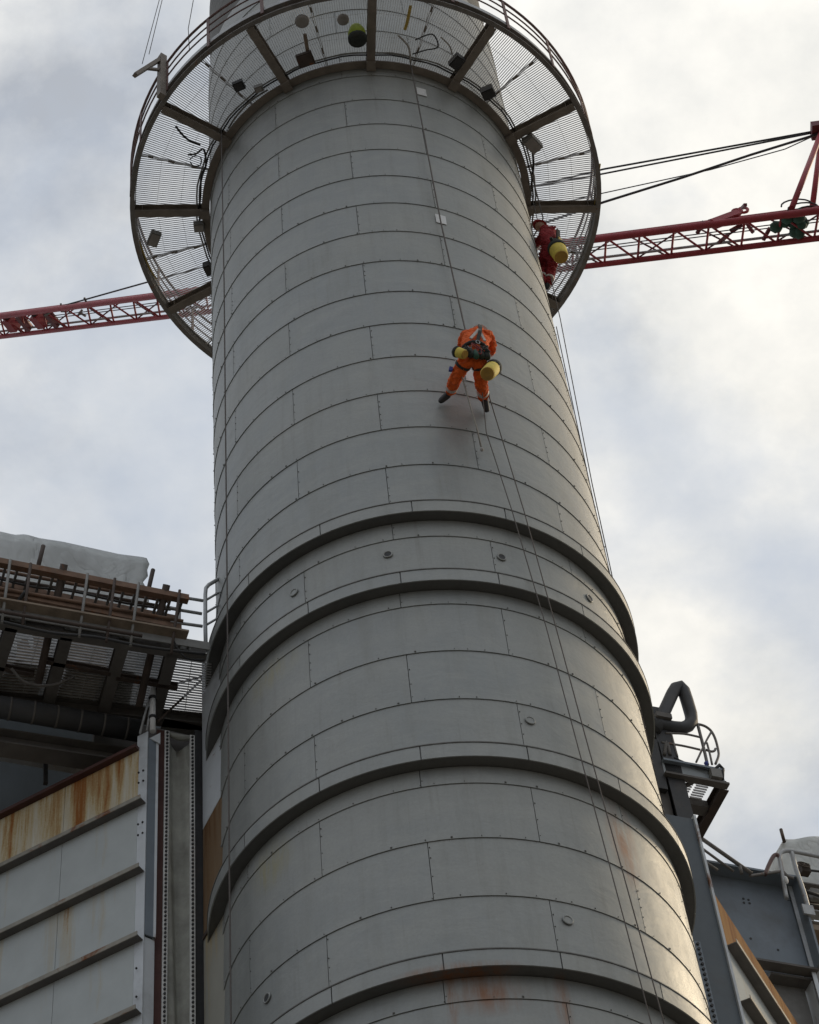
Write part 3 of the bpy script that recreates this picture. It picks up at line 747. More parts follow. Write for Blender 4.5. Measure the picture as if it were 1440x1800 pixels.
# harness: back strap, waist belt, shoulder straps, gear cluster
def off(P, k): return P+nrm*k
bk = [ch+(nk-ch)*1.2+nrm*0.08+Z*0.03, ch+(nk-ch)*0.5+nrm*0.165, ch+nrm*0.185-Z*0.03, pel.lerp(ch, 0.45)+nrm*0.175]
strap(man, bk, 0.055, 0.02, nrm)
w0 = pel.lerp(ch, 0.38)
MB().tube([w0+(nrm*math.cos(a)+tng*math.sin(a)*1.05)*0.178 for a in [2*math.pi*k/20 for k in range(20)]], 0.030, 8, closed=True).build('waist_belt', 'harness', man)
for sg in (-1, 1):
    strap(man, [ch+nrm*0.15+Z*0.08, pel.lerp(ch, 0.6)+nrm*0.15+tng*0.11*sg], 0.04, 0.02, nrm, 'reflect', 'reflective_patch')
    hp = J['hl'] if sg < 0 else J['hr']; kp = J['kl'] if sg < 0 else J['kr']
    band(hp, kp, 0.12, 0.26, 0.120, 'leg_loop', 'harness', man)
seat = pel+nrm*0.12-Z*0.06
rr = random.Random(3)
for k in range(5):
    q = seat+tng*(-0.17+0.085*k)+Z*rr.uniform(-0.05, 0.03)+nrm*0.03
    MB().tube([q+Z*0.085, q+Z*0.05, q-Z*0.03, q-Z*0.085, q-Z*0.10], [0.028, 0.046, 0.052, 0.046, 0.02], 10).build('gear_pouch', 'harness' if k != 2 else 'green', man)
for k in range(6):
    c = seat+tng*rr.uniform(-0.16, 0.18)+Z*rr.uniform(-0.02, 0.12)+nrm*rr.uniform(0.07, 0.10); w_ = rr.uniform(0.03, 0.07)
    e1_ = (tng*rr.uniform(-1, 1)+Z).normalized(); e2_ = (tng-Z*rr.uniform(-0.5, 0.5)).normalized()
    MB().tube([c+e1_*math.cos(a)*w_*1.5+e2_*math.sin(a)*w_*0.6 for a in [2*math.pi*j_/12 for j_ in range(12)]], 0.010, 6, closed=True).build('sling', 'gear' if k % 2 else 'harness', man)
g3 = MB()
for k in range(7):
    q = w0+(nrm*math.cos(k-3)+tng*math.sin((k-3)*0.5)*1.05)*0.2-Z*0.03
    g3.tube([q+(tng*math.cos(a)+Z*math.sin(a)*1.5)*0.03 for a in [2*math.pi*j/8 for j in range(8)]], 0.007, 5, closed=True)
g3.build('karabiners', 'galv', man)
MB().bar(C(793, 646, 3.72), C(792, 652, 3.70), 0.05, 0.05, nrm).build('radio', 'blue', man)
def bucket(label, top, bot, r0, r1):
    root = thing('tool_bucket', label, 'bucket', bot, 'yellow tool buckets'); d = (bot-top).normalized()
    MB().tube([top.lerp(bot, 0.18), top.lerp(bot, 0.22), top.lerp(bot, 0.95), bot], [r0*0.96, r0, r1, r1*0.9], 18).build('body', 'bucket', root)
    MB().tube([bot-d*0.004, bot+d*0.012], [r1*0.93, r1*0.88], 18).build('base', 'bucketbase', root)
    MB().tube([top-d*0.03, top, top.lerp(bot, 0.25)], [r0*0.8, r0*1.1, r0*1.03], 18).build('collar', 'harness', root)
    return root
bucket('larger yellow bucket with black collar hanging at the right hip of the orange-suited climber', C(868, 646, 3.86), C(857, 657, 4.06), 0.115, 0.108)
bucket('smaller yellow and black bucket hanging at the left hip of the orange-suited climber', C(802, 618, 4.00), C(817, 623, 4.05), 0.080, 0.072)

# red-suited climber at the right edge of the stack
Y2 = 22.55
D = lambda x, y, Y: at_y(x, y, Y)
J = {'pel': D(967, 449, Y2-0.15), 'chest': D(969, 419, Y2-0.2), 'neck': D(958, 404, Y2),
     'hl': D(957, 455, Y2), 'kl': D(953, 474, Y2+0.15), 'al': D(953, 497, Y2+0.05), 'hr': D(972, 458, Y2), 'kr': D(968, 478, Y2+0.1), 'ar': D(964, 499, Y2+0.1),
     'sl': D(955, 415, Y2-0.2), 'el': D(944, 428, Y2), 'wl': D(938, 440, Y2+0.2), 'sr': D(975, 413, Y2+0.1), 'er': D(962, 425, Y2+0.2), 'wr': D(946, 425, Y2+0.3),
     'tl': D(950, 508, Y2), 'tr': D(960, 509, Y2+0.15), 'grip': D(936, 420, Y2+0.3), 'head': D(949, 396, Y2+0.05)}
J['n'] = Vector((0.3, 0, 0))
nrm = Vector((0.8, -0.6, 0)).normalized(); tng = Vector((-nrm.y, nrm.x, 0))
man2 = climber('person', 'person in a red coverall roped under the platform at the right edge of the stack', J, 'redsuit', (-nrm+Z*0.1).normalized())
pel, ch, nk = J['pel'], J['chest'], J['neck']
strap(man2, [ch+nrm*0.18+Z*0.08, pel.lerp(ch, 0.5)+nrm*0.18, pel+nrm*0.17], 0.08, 0.03, nrm)
gm2 = MB()
for k in range(22):
    q = pel.lerp(ch, 0.4)+nrm*rr.uniform(0.05, 0.19)+tng*rr.uniform(-0.16, 0.16)+Z*rr.uniform(-0.1, 0.2)
    d = Vector((rr.uniform(-1, 1), rr.uniform(-1, 1), rr.uniform(-1, 1))).normalized(); gm2.bar(q-d*0.06, q+d*0.06, 0.05, 0.045)
gm2.build('gear_pouch', 'harness', man2)
MB().box(pel.lerp(ch, 0.55)+nrm*0.2+tng*0.03, nrm*0.02, tng*0.05, Z*0.06).build('pouch', 'ltyellow', man2)
bucket('yellow bucket hanging at the hip of the red-suited climber', D(979, 436, Y2-0.35), D(987, 452, Y2-0.4), 0.16, 0.135)
p = [D(955, 384, Y2-0.05)]; p.insert(0, Vector((p[0].x-0.02, p[0].y, ZB+0.2))); p.append(J['grip'])
rope('short rope from the platform to the red-suited climber', p, 0.014)

# ------------------------------------------------------------------ crane
crane = thing('tower_crane', 'red luffing-jib tower crane with lattice jib passing behind the stack', 'crane', (0, 0, 0))
a_r, a_l = at_y(1440, 370, 40), at_y(0, 556, 54)
dj = (a_l-a_r); nb = 29; step = dj/nb
hd_ = Vector((dj.x, dj.y, 0)).normalized(); wd = Vector((-hd_.y, hd_.x, 0))
if wd.y < 0: wd = -wd
upj = dj.normalized().cross(wd); 
if upj.z < 0: upj = -upj
W_, H_ = 1.16, 0.80
near = lambda t: a_r+step*t
far = lambda t: a_r+step*t+wd*W_
top = lambda t: a_r+step*t+wd*W_*0.5+upj*H_
t0, t1 = -7, nb+4
MB().tube([near(t0), near(t1)], 0.125, 10).build('chord', 'crane', crane)
MB().tube([far(t0), far(t1)], 0.105, 10).build('chord', 'crane', crane)
MB().tube([top(t0), top(t1)], 0.11, 10).build('chord', 'crane', crane)
for k in range(t0, t1):
    MB().tube([near(k), far(k+0.5)], 0.042, 6).build('brace', 'crane', crane)
    MB().tube([far(k+0.5), near(k+1)], 0.042, 6).build('brace', 'crane', crane)
    if k % 2 == 0:
        MB().tube([top(k+0.1), far(k+1.6)], 0.034, 6).build('brace', 'cranedark', crane)
        MB().tube([top(k+1.9), far(k+0.6)], 0.034, 6).build('brace', 'cranedark', crane)
# hoist ropes inside the jib
for j, (o1, o2) in enumerate(((0.55, 0.25), (0.72, 0.3))):
    MB().tube([a_r+step*t0+wd*o1+upj*o2, a_r+step*t1+wd*o1+upj*o2], 0.022, 5).build('hoist_rope', 'cable', crane)
# catwalk plate strip
MB().bar(near(t0)+wd*0.95+upj*0.12, near(t1)+wd*0.95+upj*0.12, 0.09, 0.04).build('catwalk', 'galv', crane)
# sheave blocks and machinery clusters on the jib
def cluster(tc_, mats, seed, big=1.0):
    r = random.Random(seed)
    for mm in mats:
        b = MB()
        for k in range(7):
            q = near(tc_+r.uniform(-0.9, 0.9))+wd*r.uniform(0, 1.0)+upj*r.uniform(-0.1, 0.9)
            d = Vector((r.uniform(-1, 1), r.uniform(-1, 1), r.uniform(-0.6, 0.6))).normalized()
            b.bar(q-d*0.35*big, q+d*0.35*big, 0.16*big, 0.14*big)
        b.build('winch_frame', mm, crane)
for k, (tt_, mm) in enumerate(((27.0, 'cranedark'), (27.6, 'crane'), (28.3, 'cranedark'), (28.9, 'crane'))):
    MB().box(near(tt_)+wd*0.6+upj*0.12, step.normalized()*(0.22 if k % 2 else 0.12), wd*(0.42-0.1*(k % 2)), upj*(0.16+0.06*(k % 2))).build('winch_frame', mm, crane)
    MB().tube([near(tt_)+wd*0.15+upj*0.2, near(tt_)+wd*0.95+upj*0.2], 0.2 if k % 2 else 0.14, 12).build('winch_drum', 'dark' if k % 2 else 'cranedark', crane)
cluster(26.6, ('box',), 5, 0.5)
cluster(2.6, ('cranedark',), 3, 0.7)
gn = MB(); r = random.Random(8)
for k in range(14):
    q = near(1.0+r.uniform(-0.35, 0.35))+wd*r.uniform(0.1, 0.9)+upj*r.uniform(-0.05, 0.4)
    gn.sphere(q, r.uniform(0.12, 0.24), 7, 5, (1, 1, 0.8))
gn.build('net_bundle', 'green', crane)
# sheave on the top of the jib
tq = at_y(1296, 372, near(2.8).y+0.2)
for k in range(2):
    ctr = tq+Vector((0.22*k, 0, 0.05*k))
    MB().tube([ctr+(Vector((1, 0, 0))*math.cos(a)+Z*math.sin(a))*0.16 for a in [2*math.pi*j/12 for j in range(12)]], 0.055, 6, closed=True).build('sheave', 'crane', crane)
MB().bar(tq-Z*0.2, near(2.9), 0.3, 0.25).build('sheave_bracket', 'crane', crane)
MB().bar(at_y(1245, 388, near(4).y), tq, 0.06, 0.06).build('stay', 'cranedark', crane)
# A-frame and pendants
apex = at_y(1446, 228, 41.0)
for (px, py, Y) in ((1392, 366, 40.4), (1428, 366, 41.4)):
    MB().tube([at_y(px, py, Y), apex], 0.10, 8).build('a_frame_leg', 'crane', crane)
MB().box(apex, (0.4, 0, 0), (0, 0.3, 0), (0, 0, 0.15)).build('a_frame_head', 'cranedark', crane)
def pxline(pts, r_): MB().tube([at_y(*q) for q in pts], r_, 6).build('pendant_line', 'cable', crane)
ya = apex.y
pxline([(98, 541, near(27).y), (255, 497, near(24).y), (355, 470, near(22).y), (1062, 297, 43.0), (1446, 228, ya)], 0.04)
pxline([(850, 345, 45), (1062, 305, 43.0), (1446, 230, ya)], 0.036)
pxline([(860, 385, near(12).y), (1062, 339, 43.0), (1250, 298, 42), (1380, 262, 41.5), (1446, 232, ya)], 0.022)
pxline([(900, 412, near(10.5).y), (1062, 355, 43.0), (1200, 312, 42.2), (1320, 272, 41.5), (1446, 233, ya)], 0.05)
# hose loops near the foot
for k in range(3):
    c0 = at_y(1400+k*12, 360+k*6, 40.5)
    MB().tube([c0+Vector((math.cos(a)*0.5, 0, math.sin(a)*0.35)) for a in [math.pi*j/8 for j in range(9)]], 0.03, 6).build('hose', 'dark', crane)
# mast, out of frame to the right, that carries it all
foot = near(-7)
mastx, masty = foot.x+0.8, foot.y+0.5
for sx in (-0.9, 0.9):
    for sy in (-0.9, 0.9):
        MB().tube([(mastx+sx, masty+sy, 0), (mastx+sx, masty+sy, foot.z)], 0.12, 8).build('mast_leg', 'crane', crane)
lac = MB()
nz = int(foot.z/1.8)
for k in range(nz):
    z0, z1 = k*1.8, (k+1)*1.8; sg = 1 if k % 2 else -1
    for sy in (-0.9, 0.9): lac.tube([(mastx-0.9*sg, masty+sy, z0), (mastx+0.9*sg, masty+sy, z1)], 0.05, 5)
    for sx in (-0.9, 0.9): lac.tube([(mastx+sx, masty-0.9*sg, z0), (mastx+sx, masty+0.9*sg, z1)], 0.05, 5)
lac = lac.build('mast_lacing', 'crane', crane); lac['kind'] = 'stuff'
MB().box((mastx, masty, foot.z), (1.8, 0, 0), (0, 1.3, 0), (0, 0, 0.5)).build('slewing_deck', 'crane', crane)
MB().tube([(mastx, masty, foot.z), apex+Vector((1.2, 0.2, -0.4)), apex], 0.1, 8).build('a_frame_leg', 'crane', crane)

# ------------------------------------------------------------------ inlet duct behind the stack: two splayed walls
duct = thing('inlet_duct', 'pale grey ribbed sheet-metal duct feeding the stack, rust-streaked top course', 'duct', G(0, 4, 0))
def wall(C0, ang, zs, length, seams, mats, s0=0.0, depth=0.20, label=None):
    """courses of sheets between level ribs. zs: rib levels top-down, ang: plan direction"""
    d = Vector((math.cos(ang), math.sin(ang), 0)); n = Vector((d.y, -d.x, 0))
    if n.dot(CAM-C0) < 0: n = -n
    for i in range(len(zs)-1):
        zt, zb = zs[i], zs[i+1]
        cuts = [0.0]+seams+[length]
        for j in range(len(cuts)-1):
            a, b = cuts[j]+0.004, cuts[j+1]-0.004
            c = C0+d*((a+b)/2)+Z*((zt+zb)/2); c.z = (zt+zb)/2
            MB().box(c-n*0.02, d*(b-a)/2, n*0.02, Z*((zt-zb)/2-0.006)).build('wall_sheet', mats[min(i, len(mats)-1)], duct, origin=(C0.x, C0.y, zt), rot=ang)
        # rib under the sheet: shelf and a turned-down lip
        c = C0+d*((s0+length)/2); c.z = zb
        rib = MB().box(c+n*depth/2, d*(length-s0)/2, n*depth/2, Z*0.008).build('rib', 'darksteel', duct)
        MB().box(c+n*(depth+0.006)+Z*0.022, d*(length-s0)/2, n*0.006, Z*0.034).build('rib_lip', 'lip', rib)
    return d, n
# left wall
pC = at_v(240, 1500, 1.0); CL = Vector((pC.x, pC.y, 0))
angL = R_(180-25.0); dL = Vector((math.cos(angL), math.sin(angL), 0)); nL = Vector((-dL.y, dL.x, 0))
zL = lambda x, y: at_plane(x, y, CL, nL).z
def along(x, y): return (at_plane(x, y, CL, nL)-CL).dot(dL)
zs = [zL(238, 1322), zL(236, 1421), zL(234, 1541), zL(232, 1661), zL(230, 1790)]
zs += [zs[-1]-1.1*k for k in range(1, 8)]
wall(CL, angL, zs, 9.0, [along(112, 1440), along(112, 1440)+2.6], ['wall0', 'wall1', 'wall2', 'wall1'], -0.13, 0.12)
wb = MB()
for i in range(4):
    z = zs[i+1]+0.10; a_ = 0.15
    while a_ < 3.2: wb.sphere(CL+dL*a_+nL*0.004+Z*z, 0.013, 5, 3); a_ += 0.22
wb = wb.build('sheet_bolts', 'lip', duct); wb['kind'] = 'stuff'
# dark coping on the top edge
c = CL+dL*4.5; c.z = zs[0]+0.03
MB().box(c-nL*0.0, dL*4.5, nL*0.09, Z*0.03).build('coping', 'redbrown', duct)
# roof of the duct between the two walls
# corner post
def uvx(x, y, v): return uv(at_v(x, y, v))[0]
u0, u1, u2 = uvx(240, 1500, 1.0), uvx(255, 1500, 0.92), uvx(275, 1500, 0.95)
zpt = at_v(247, 1288, 0.95).z
ZLOW = 9.0
def column(poly_uv, z0, z1): return MB().prism([G(u, v, z0) for u, v in poly_uv], Z*(z1-z0))
column([(u0-0.02, 1.03), (u1, 0.90), (u1+0.012, 0.912), (u0-0.005, 1.045)], ZLOW, zpt).build('corner_post', 'pale', duct)
column([(u1+0.014, 0.90), (u2, 0.95), (u2, 0.97), (u1+0.014, 0.925)], at_v(265, 1645, 0.92).z, zpt-0.12).build('post_web', 'slate', duct)
column([(u1+0.014, 0.93), (u2, 0.98), (u2, 1.02), (u1+0.014, 0.96)], ZLOW, at_v(265, 1645, 0.92).z-0.02).build('post_web', 'pale', duct)
column([(u2-0.03, 0.93), (u2+0.004, 0.93), (u2+0.004, 0.99), (u2-0.03, 0.99)], at_v(265, 1645, 0.92).z, zpt-0.12).build('post_edge', 'pale', duct)
MB().prism([G(u1+0.03, 0.9, zpt-0.13), G(u2+0.02, 0.9, zpt-0.2), G(u2+0.02, 0.9, zpt+0.02)], V*0.02).build('gusset', 'pale', duct)
# bolts on the post
bl = MB()
for (x, y) in [(243, 1360), (251, 1356), (243, 1378), (251, 1374), (242, 1451), (250, 1447), (242, 1470), (250, 1466), (239, 1704), (239, 1754)]:
    q = at_v(x, y, 0.955); bl.sphere(q-V*0.02, 0.017, 6, 4)
bl = bl.build('bolts', 'dark', duct); bl['kind'] = 'stuff'
# red-brown frame, bolted flange strips, fabric joint, black gap frame
v1 = 1.02
def vstrip(name, xa, xb, v, th, ztop, mat, parent=duct, ymid=1500):
    ua, ub = uvx(xa, ymid, v), uvx(xb, ymid, v)
    return column([(ua, v), (ub, v), (ub, v+th), (ua, v+th)], ZLOW, ztop).build(name, mat, parent), ua, ub
zj = at_v(315, 1288, v1).z
vstrip('joint_frame', 273, 290, v1+0.03, 0.05, zj+0.02, 'redbrown')
for (xa, xb) in ((287.5, 296), (334, 343)):
    o, ua, ub = vstrip('flange_strip', xa, xb, v1, 0.03, zj, 'strip')
    b = MB(); z = zj-0.05; um = (ua+ub)/2
    while z > 15:
        q = G(um, v1-0.002, z); pts = [q+(U*math.cos(a)+Z*math.sin(a))*0.018 for a in [math.pi*k/3 for k in range(6)]]
        b.prism(pts, -V*0.022); z -= 0.072
    b = b.build('bolts', 'dark', o); b['kind'] = 'stuff'
# fabric: rippled sheet
ua, ub = uvx(295, 1500, v1+0.05), uvx(335, 1500, v1+0.05)
b = MB(); nu, nz = 14, 60; o = 0
zf = zj-0.10
def fabd(s, z):
    w = math.sin(math.pi*s)
    f = 0.10*w+0.05*math.sin(7*s-(zf-z)*0.75)*w+0.03*math.sin(13*s-(zf-z)*1.3+1)*w
    return f
for i in range(nz+1):
    z = zf-(zf-ZLOW)*(i/nz)**1.15
    for k in range(nu+1):
        s = k/nu; zz_ = z-(0.16*math.sin(math.pi*s) if i == 0 else 0.0)
        b.v.append(G(ua+(ub-ua)*s, v1+0.03+fabd(s, z), zz_))
for i in range(nz):
    for k in range(nu): b.f.append([i*(nu+1)+k, (i+1)*(nu+1)+k, (i+1)*(nu+1)+k+1, i*(nu+1)+k+1]); b.smooth.append(True)
fo = b.build('joint_fabric', 'fabric', duct); md = fo.modifiers.new('thick', 'SOLIDIFY'); md.thickness = 0.01
# loose rolled flap at the head of the fabric
MB().tube([G(ua+(ub-ua)*t, v1+0.04-0.03*math.sin(math.pi*t), zj-0.02-0.07*math.sin(math.pi*t)) for t in (0, 0.25, 0.5, 0.75, 1)], [0.03, 0.045, 0.05, 0.045, 0.03], 8).build('fabric_roll', 'fabric', duct)
vstrip('joint_back', 290, 340, v1+0.22, 0.04, zj+0.0, 'darksteel')
vstrip('gap_frame', 343, 360, v1+0.10, 0.08, at_v(350, 1284, v1+0.1).z, 'dark')
# stub sheets between joint and stack
us0, us1 = uvx(359, 1500, 1.0), uvx(392, 1500, 0.35)
zsp = at_v(375, 1427, 0.7).z; zsq = at_v(375, 1618, 0.7).z
for (zt, zb, mm) in ((27.2, zsp, 'pale'), (zsp-0.01, zsq, 'stubrust'), (zsq-0.01, zsq-2.2, 'stub'), (zsq-2.22, ZLOW, 'stub')):
    pp = [(us0, 1.06), (us1, 0.35), (us1+0.03, 0.37), (us0+0.03, 1.09)]
    MB().prism([G(u, v, zb) for u, v in pp], Z*(zt-zb)).build('stub_sheet', mm, duct, origin=G(us0, 1.0, zt), rot=G0)
MB().prism([G(u, v, zsq-0.05) for u, v in ((us0-0.02, 1.04), (us1-0.02, 0.31), (us1+0.03, 0.35), (us0+0.03, 1.08))], Z*0.06).build('stub_flange', 'rustdark', duct)

# right wall, seen almost edge-on
pr = at_v(1262, 1600, 0.5); CR = Vector((pr.x, pr.y, 0)); angR = R_(68.5); dR = Vector((math.cos(angR), math.sin(angR), 0)); nR = Vector((dR.y, -dR.x, 0))
zR = lambda x, y: at_plane(x, y, CR, nR).z
zrs = [zR(1355, 1725), zR(1346, 1772)]
hh = zrs[0]-zrs[1]
hh = max(hh, 0.9)
zrs = [zR(1310, 1655), zR(1310, 1655)-1.0]
zrs += [zrs[-1]-1.0*k for k in range(1, 10)]
wall(CR, angR, zrs, 9.0, [2.6, 5.2], ['wallR', 'wall1', 'wall2', 'wall1'], 0.0, 0.15)
# right post plate with a pale edge, bolted strip by the stack
ur0, ur1 = uvx(1228, 1640, 0.35), uvx(1266, 1640, 0.35)
zrp = at_v(1203, 1437, 0.35).z
column([(ur0-0.12, 0.35), (ur1, 0.35), (ur1, 0.38), (ur0-0.12, 0.38)], ZLOW, zrp).build('corner_post', 'slateshade', duct)
column([(ur1+0.002, 0.31), (ur1+0.04, 0.31), (ur1+0.04, 0.40), (ur1+0.002, 0.40)], ZLOW, zrp+0.05).build('post_edge', 'pale', duct)
us = uvx(1240, 1720, 0.30); o = column([(us-0.08, 0.30), (us+0.05, 0.30), (us+0.05, 0.34), (us-0.08, 0.34)], ZLOW, at_v(1226, 1655, 0.3).z).build('flange_strip', 'slate', duct)
b = MB(); z = at_v(1226, 1660, 0.3).z
while z > 15:
    q = G(us+0.0, 0.30, z); b.prism([q+(U*math.cos(a)+Z*math.sin(a))*0.024 for a in [math.pi*k/3 for k in range(6)]], -V*0.025); z -= 0.09
b = b.build('bolts', 'dark', o); b['kind'] = 'stuff'
# duct lid between the walls so that no light leaks through
MB().prism([G(-3.6, 1.3, zs[0]-0.3), G(3.9, 1.3, zs[0]-0.3), CR+dR*8.5+Z*(zs[0]-0.3), CL+dL*8.5+Z*(zs[0]-0.3)], Z*0.05).build('roof', 'darksteel', duct)

# ------------------------------------------------------------------ left walkway
ZW = at_v(365, 1150, 0.05).z
wk = thing('walkway', 'dark steel walkway with open grating running left from the stack above the duct', 'walkway', at_z(180, 1180, ZW))
def zline(name, pts, w, h, mat, parent, z=None, ext=(0, 0), ib=True):
    a, b = at_z(*pts[0], z or ZW), at_z(*pts[1], z or ZW); d = b-a; a = a-d*ext[0]; b = b+d*ext[1]
    m_ = MB()
    (m_.ibeam(a+Z*h/2, b+Z*h/2, w, h, 0.02) if ib else m_.bar(a+Z*h/2, b+Z*h/2, w, h))
    return m_.build(name, mat, parent)
zline('beam', ((0, 1100), (362, 1158)), 0.16, 0.26, 'darksteel', wk, ext=(0.4, 0.0))
zline('beam', ((0, 1240), (365, 1279)), 0.16, 0.22, 'darksteel', wk, ext=(0.4, 0.0))
for pts in (((20, 1105), (-22, 1235)), ((117, 1122), (83, 1245)), ((216, 1138), (181, 1256)), ((303, 1150), (272, 1266))):
    zline('beam', pts, 0.17, 0.22, 'darksteel', wk)
for pts in (((70, 1163), (195, 1186)), ((204, 1193), (312, 1211)), ((-30, 1170), (60, 1188))):
    zline('beam', pts, 0.07, 0.10, 'rustdark', wk)
zline('kick_plate', ((0, 1082), (368, 1143)), 0.02, 0.16, 'box', wk, ext=(0.4, 0), ib=False)
# grating bars as panels
def grate_quad(name, p00, p10, p11, p01, z, nb, mat, parent, w=0.012, h=0.03):
    a, b, c, d = [at_z(*q, z) for q in (p00, p10, p11, p01)]
    g_ = MB()
    for i in range(nb):
        t = (i+0.5)/nb; g_.bar(a.lerp(d, t)+Z*h/2, b.lerp(c, t)+Z*h/2, w, h)
    for t in (0.05, 0.5, 0.95): g_.bar(a.lerp(b, t)+Z*h, d.lerp(c, t)+Z*h, 0.008, 0.012)
    return g_.build(name, mat, parent)
cuts = [((-60, 1100), (-90, 1240)), ((20, 1112), (-20, 1248)), ((117, 1128), (83, 1252)), ((216, 1143), (181, 1262)), ((303, 1156), (275, 1272)), ((372, 1166), (368, 1282))]
for i in range(len(cuts)-1):
    (a, d), (b, c) = cuts[i], cuts[i+1]
    grate_quad('grating_panel', a, b, c, d, ZW+0.23, 26, 'grate', wk)
zline('edge_plate', ((286, 1272), (368, 1290)), 0.22, 0.02, 'box', wk, ib=False)
# bracket clamps on the front beam
for (x, y) in ((28, 1098), (124, 1113), (220, 1128), (318, 1146)):
    P = at_z(x, y, ZW+0.2); n = -V
    MB().box(P-V*0.12, U*0.11, V*0.03, Z*0.11).box(P-V*0.16-U*0.06, U*0.018, V*0.03, Z*0.07).box(P-V*0.16+U*0.06, U*0.018, V*0.03, Z*0.07).build('clamp', 'box', wk)
# boxes for the equipment on the grating, added to dim the left bays
def crate(lab, quad, z0, h, mat, name='dimming_box'):
    pts = [at_z(*q, z0) for q in quad]; root = thing(name, lab, 'crate', pts[0], 'boxes on the left walkway')
    MB().prism(pts, Z*h).build('body', mat, root)
    cx = sum(pts, Vector())/4
    MB().prism([cx+(q-cx)*1.04+Z*(h+0.002) for q in pts], Z*0.05).build('lid', mat, root)
    return root
crate('grey-brown box on the walkway grating, second bay from the stack', [(190, 1170), (238, 1180), (226, 1252), (165, 1240)], ZW+0.265, 0.6, 'box')
crate('ochre box on the walkway grating, third bay from the stack', [(118, 1170), (186, 1182), (160, 1238), (98, 1228)], ZW+0.265, 0.5, 'timber')
crate('brown box on the walkway grating at the left edge', [(28, 1160), (85, 1172), (62, 1232), (-20, 1218)], ZW+0.265, 0.7, 'timber')
# cable ladders with rusty rails
def ladder(lab, qa, qb, v, drop, w, mat, n, zoff=0.0, rail=0.13):
    a, b = at_v(*qa, v), at_v(*qb, v); z = (a.z+b.z)/2; a.z = z; b.z = z
    a = a-(b-a)*0.25
    root = thing('cable_ladder', lab, 'cable ladder', a, 'rusty cable ladders along the walkway')
    MB().bar(a, b, 0.10, rail).build('side_rail', mat, root)
    a2, b2 = a+V*w, b+V*w
    MB().bar(a2, b2-U*0.05, 0.10, rail*0.9).build('side_rail', mat, root)
    for k in range(n):
        t = (k+0.5)/n; MB().bar(a.lerp(b, t)+V*0.052-Z*0.03, a2.lerp(b2, t)-V*0.052-Z*0.03, 0.035, 0.05).build('rung', 'darksteel', root)
    return root
ladder('upper rusty cable ladder in front of the white sheeting', (0, 992), (331, 1051), -0.25, 0, 0.42, 'rustbeam', 20, rail=0.11)
ladder('lower rusty cable ladder just above the walkway edge', (0, 1046), (318, 1104), -0.12, 0, 0.30, 'rustbeam', 19, rail=0.09)
# two loose tubes that stick out past the ladders
for k, ((a, b), lab) in enumerate(((((295, 1046), (357, 1056)), 'upper scaffold tube end poking out right of the cable ladders'), (((290, 1068), (355, 1079)), 'middle scaffold tube end poking out right of the cable ladders'), (((300, 1093), (356, 1101)), 'lower scaffold tube end poking out right of the cable ladders'))):
    o = MB().tube([at_v(*a, -0.05), at_v(*b, -0.05)], 0.024, 8).build('scaffold_tube', 'galv'); tag(o, lab, 'tube', 'scaffold tubes by the walkway')
for (a, b, va, vb, r, mm, lab) in [((113, 992), (66, 1206), -0.33, 0.95, 0.055, 'rustdark', 'long dark strut crossing the left end of the cable ladders'),
                         ((293, 1028), (244, 1243), -0.33, 0.95, 0.055, 'rustdark', 'long dark strut crossing the right end of the cable ladders'),
                         ((76, 960), (66, 1000), 0.25, 0.25, 0.035, 'rustdark', 'rusty stake standing up in front of the sheeting, left'),
                         ((269, 1002), (258, 1050), 0.25, 0.25, 0.035, 'rustdark', 'rusty stake standing up beside the torn sheeting edge'),
                         ((45, 1040), (18, 1075), -0.3, 0.1, 0.03, 'dark', 'short dark tie bar left of the long strut')]:
    o = MB().tube([at_v(*a, va), at_v(*b, vb)], r, 8).build('strut', mm); tag(o, lab, 'strut', 'struts at the walkway')
tubes = [((0, 1003), (300, 1058), 0.05, 'rustbeam', 'highest long rusty tube behind the upper cable ladder'), ((0, 1016), (318, 1072), 0.12, 'rustdark', 'long dark tube threaded between the cable ladders'),
         ((0, 1034), (322, 1092), -0.2, 'rustbeam', 'long rusty tube below the upper cable ladder'), ((20, 1062), (330, 1116), -0.28, 'timber', 'long pale weathered board in front of the lower cable ladder'),
         ((0, 1075), (250, 1118), -0.32, 'rustdark', 'lowest long dark tube over the walkway edge')]
for (a, b_, v_, mm, lab) in tubes:
    p0, p1 = at_v(*a, v_), at_v(*b_, v_); p0 = p0-(p1-p0)*0.2
    o = (MB().bar(p0, p1, 0.16, 0.035) if mm == 'timber' else MB().tube([p0, p1], 0.026, 8)).build('scaffold_board' if mm == 'timber' else 'scaffold_tube', mm); tag(o, lab, 'board' if mm == 'timber' else 'tube', 'scaffold tubes by the walkway')
for k, x in enumerate((12, 48, 148, 196, 238, 310)):
    y0 = 988+x*0.18
    o = MB().tube([at_v(x+6, y0-6, -0.3), at_v(x-9, y0+105, -0.3)], 0.022, 8).build('scaffold_tube', 'rustdark' if k % 2 else 'box')
    tag(o, '%s thin upright tube from the left crossing the cable ladders' % ('first', 'second', 'third', 'fourth', 'fifth', 'sixth')[k], 'tube', 'scaffold tubes by the walkway')
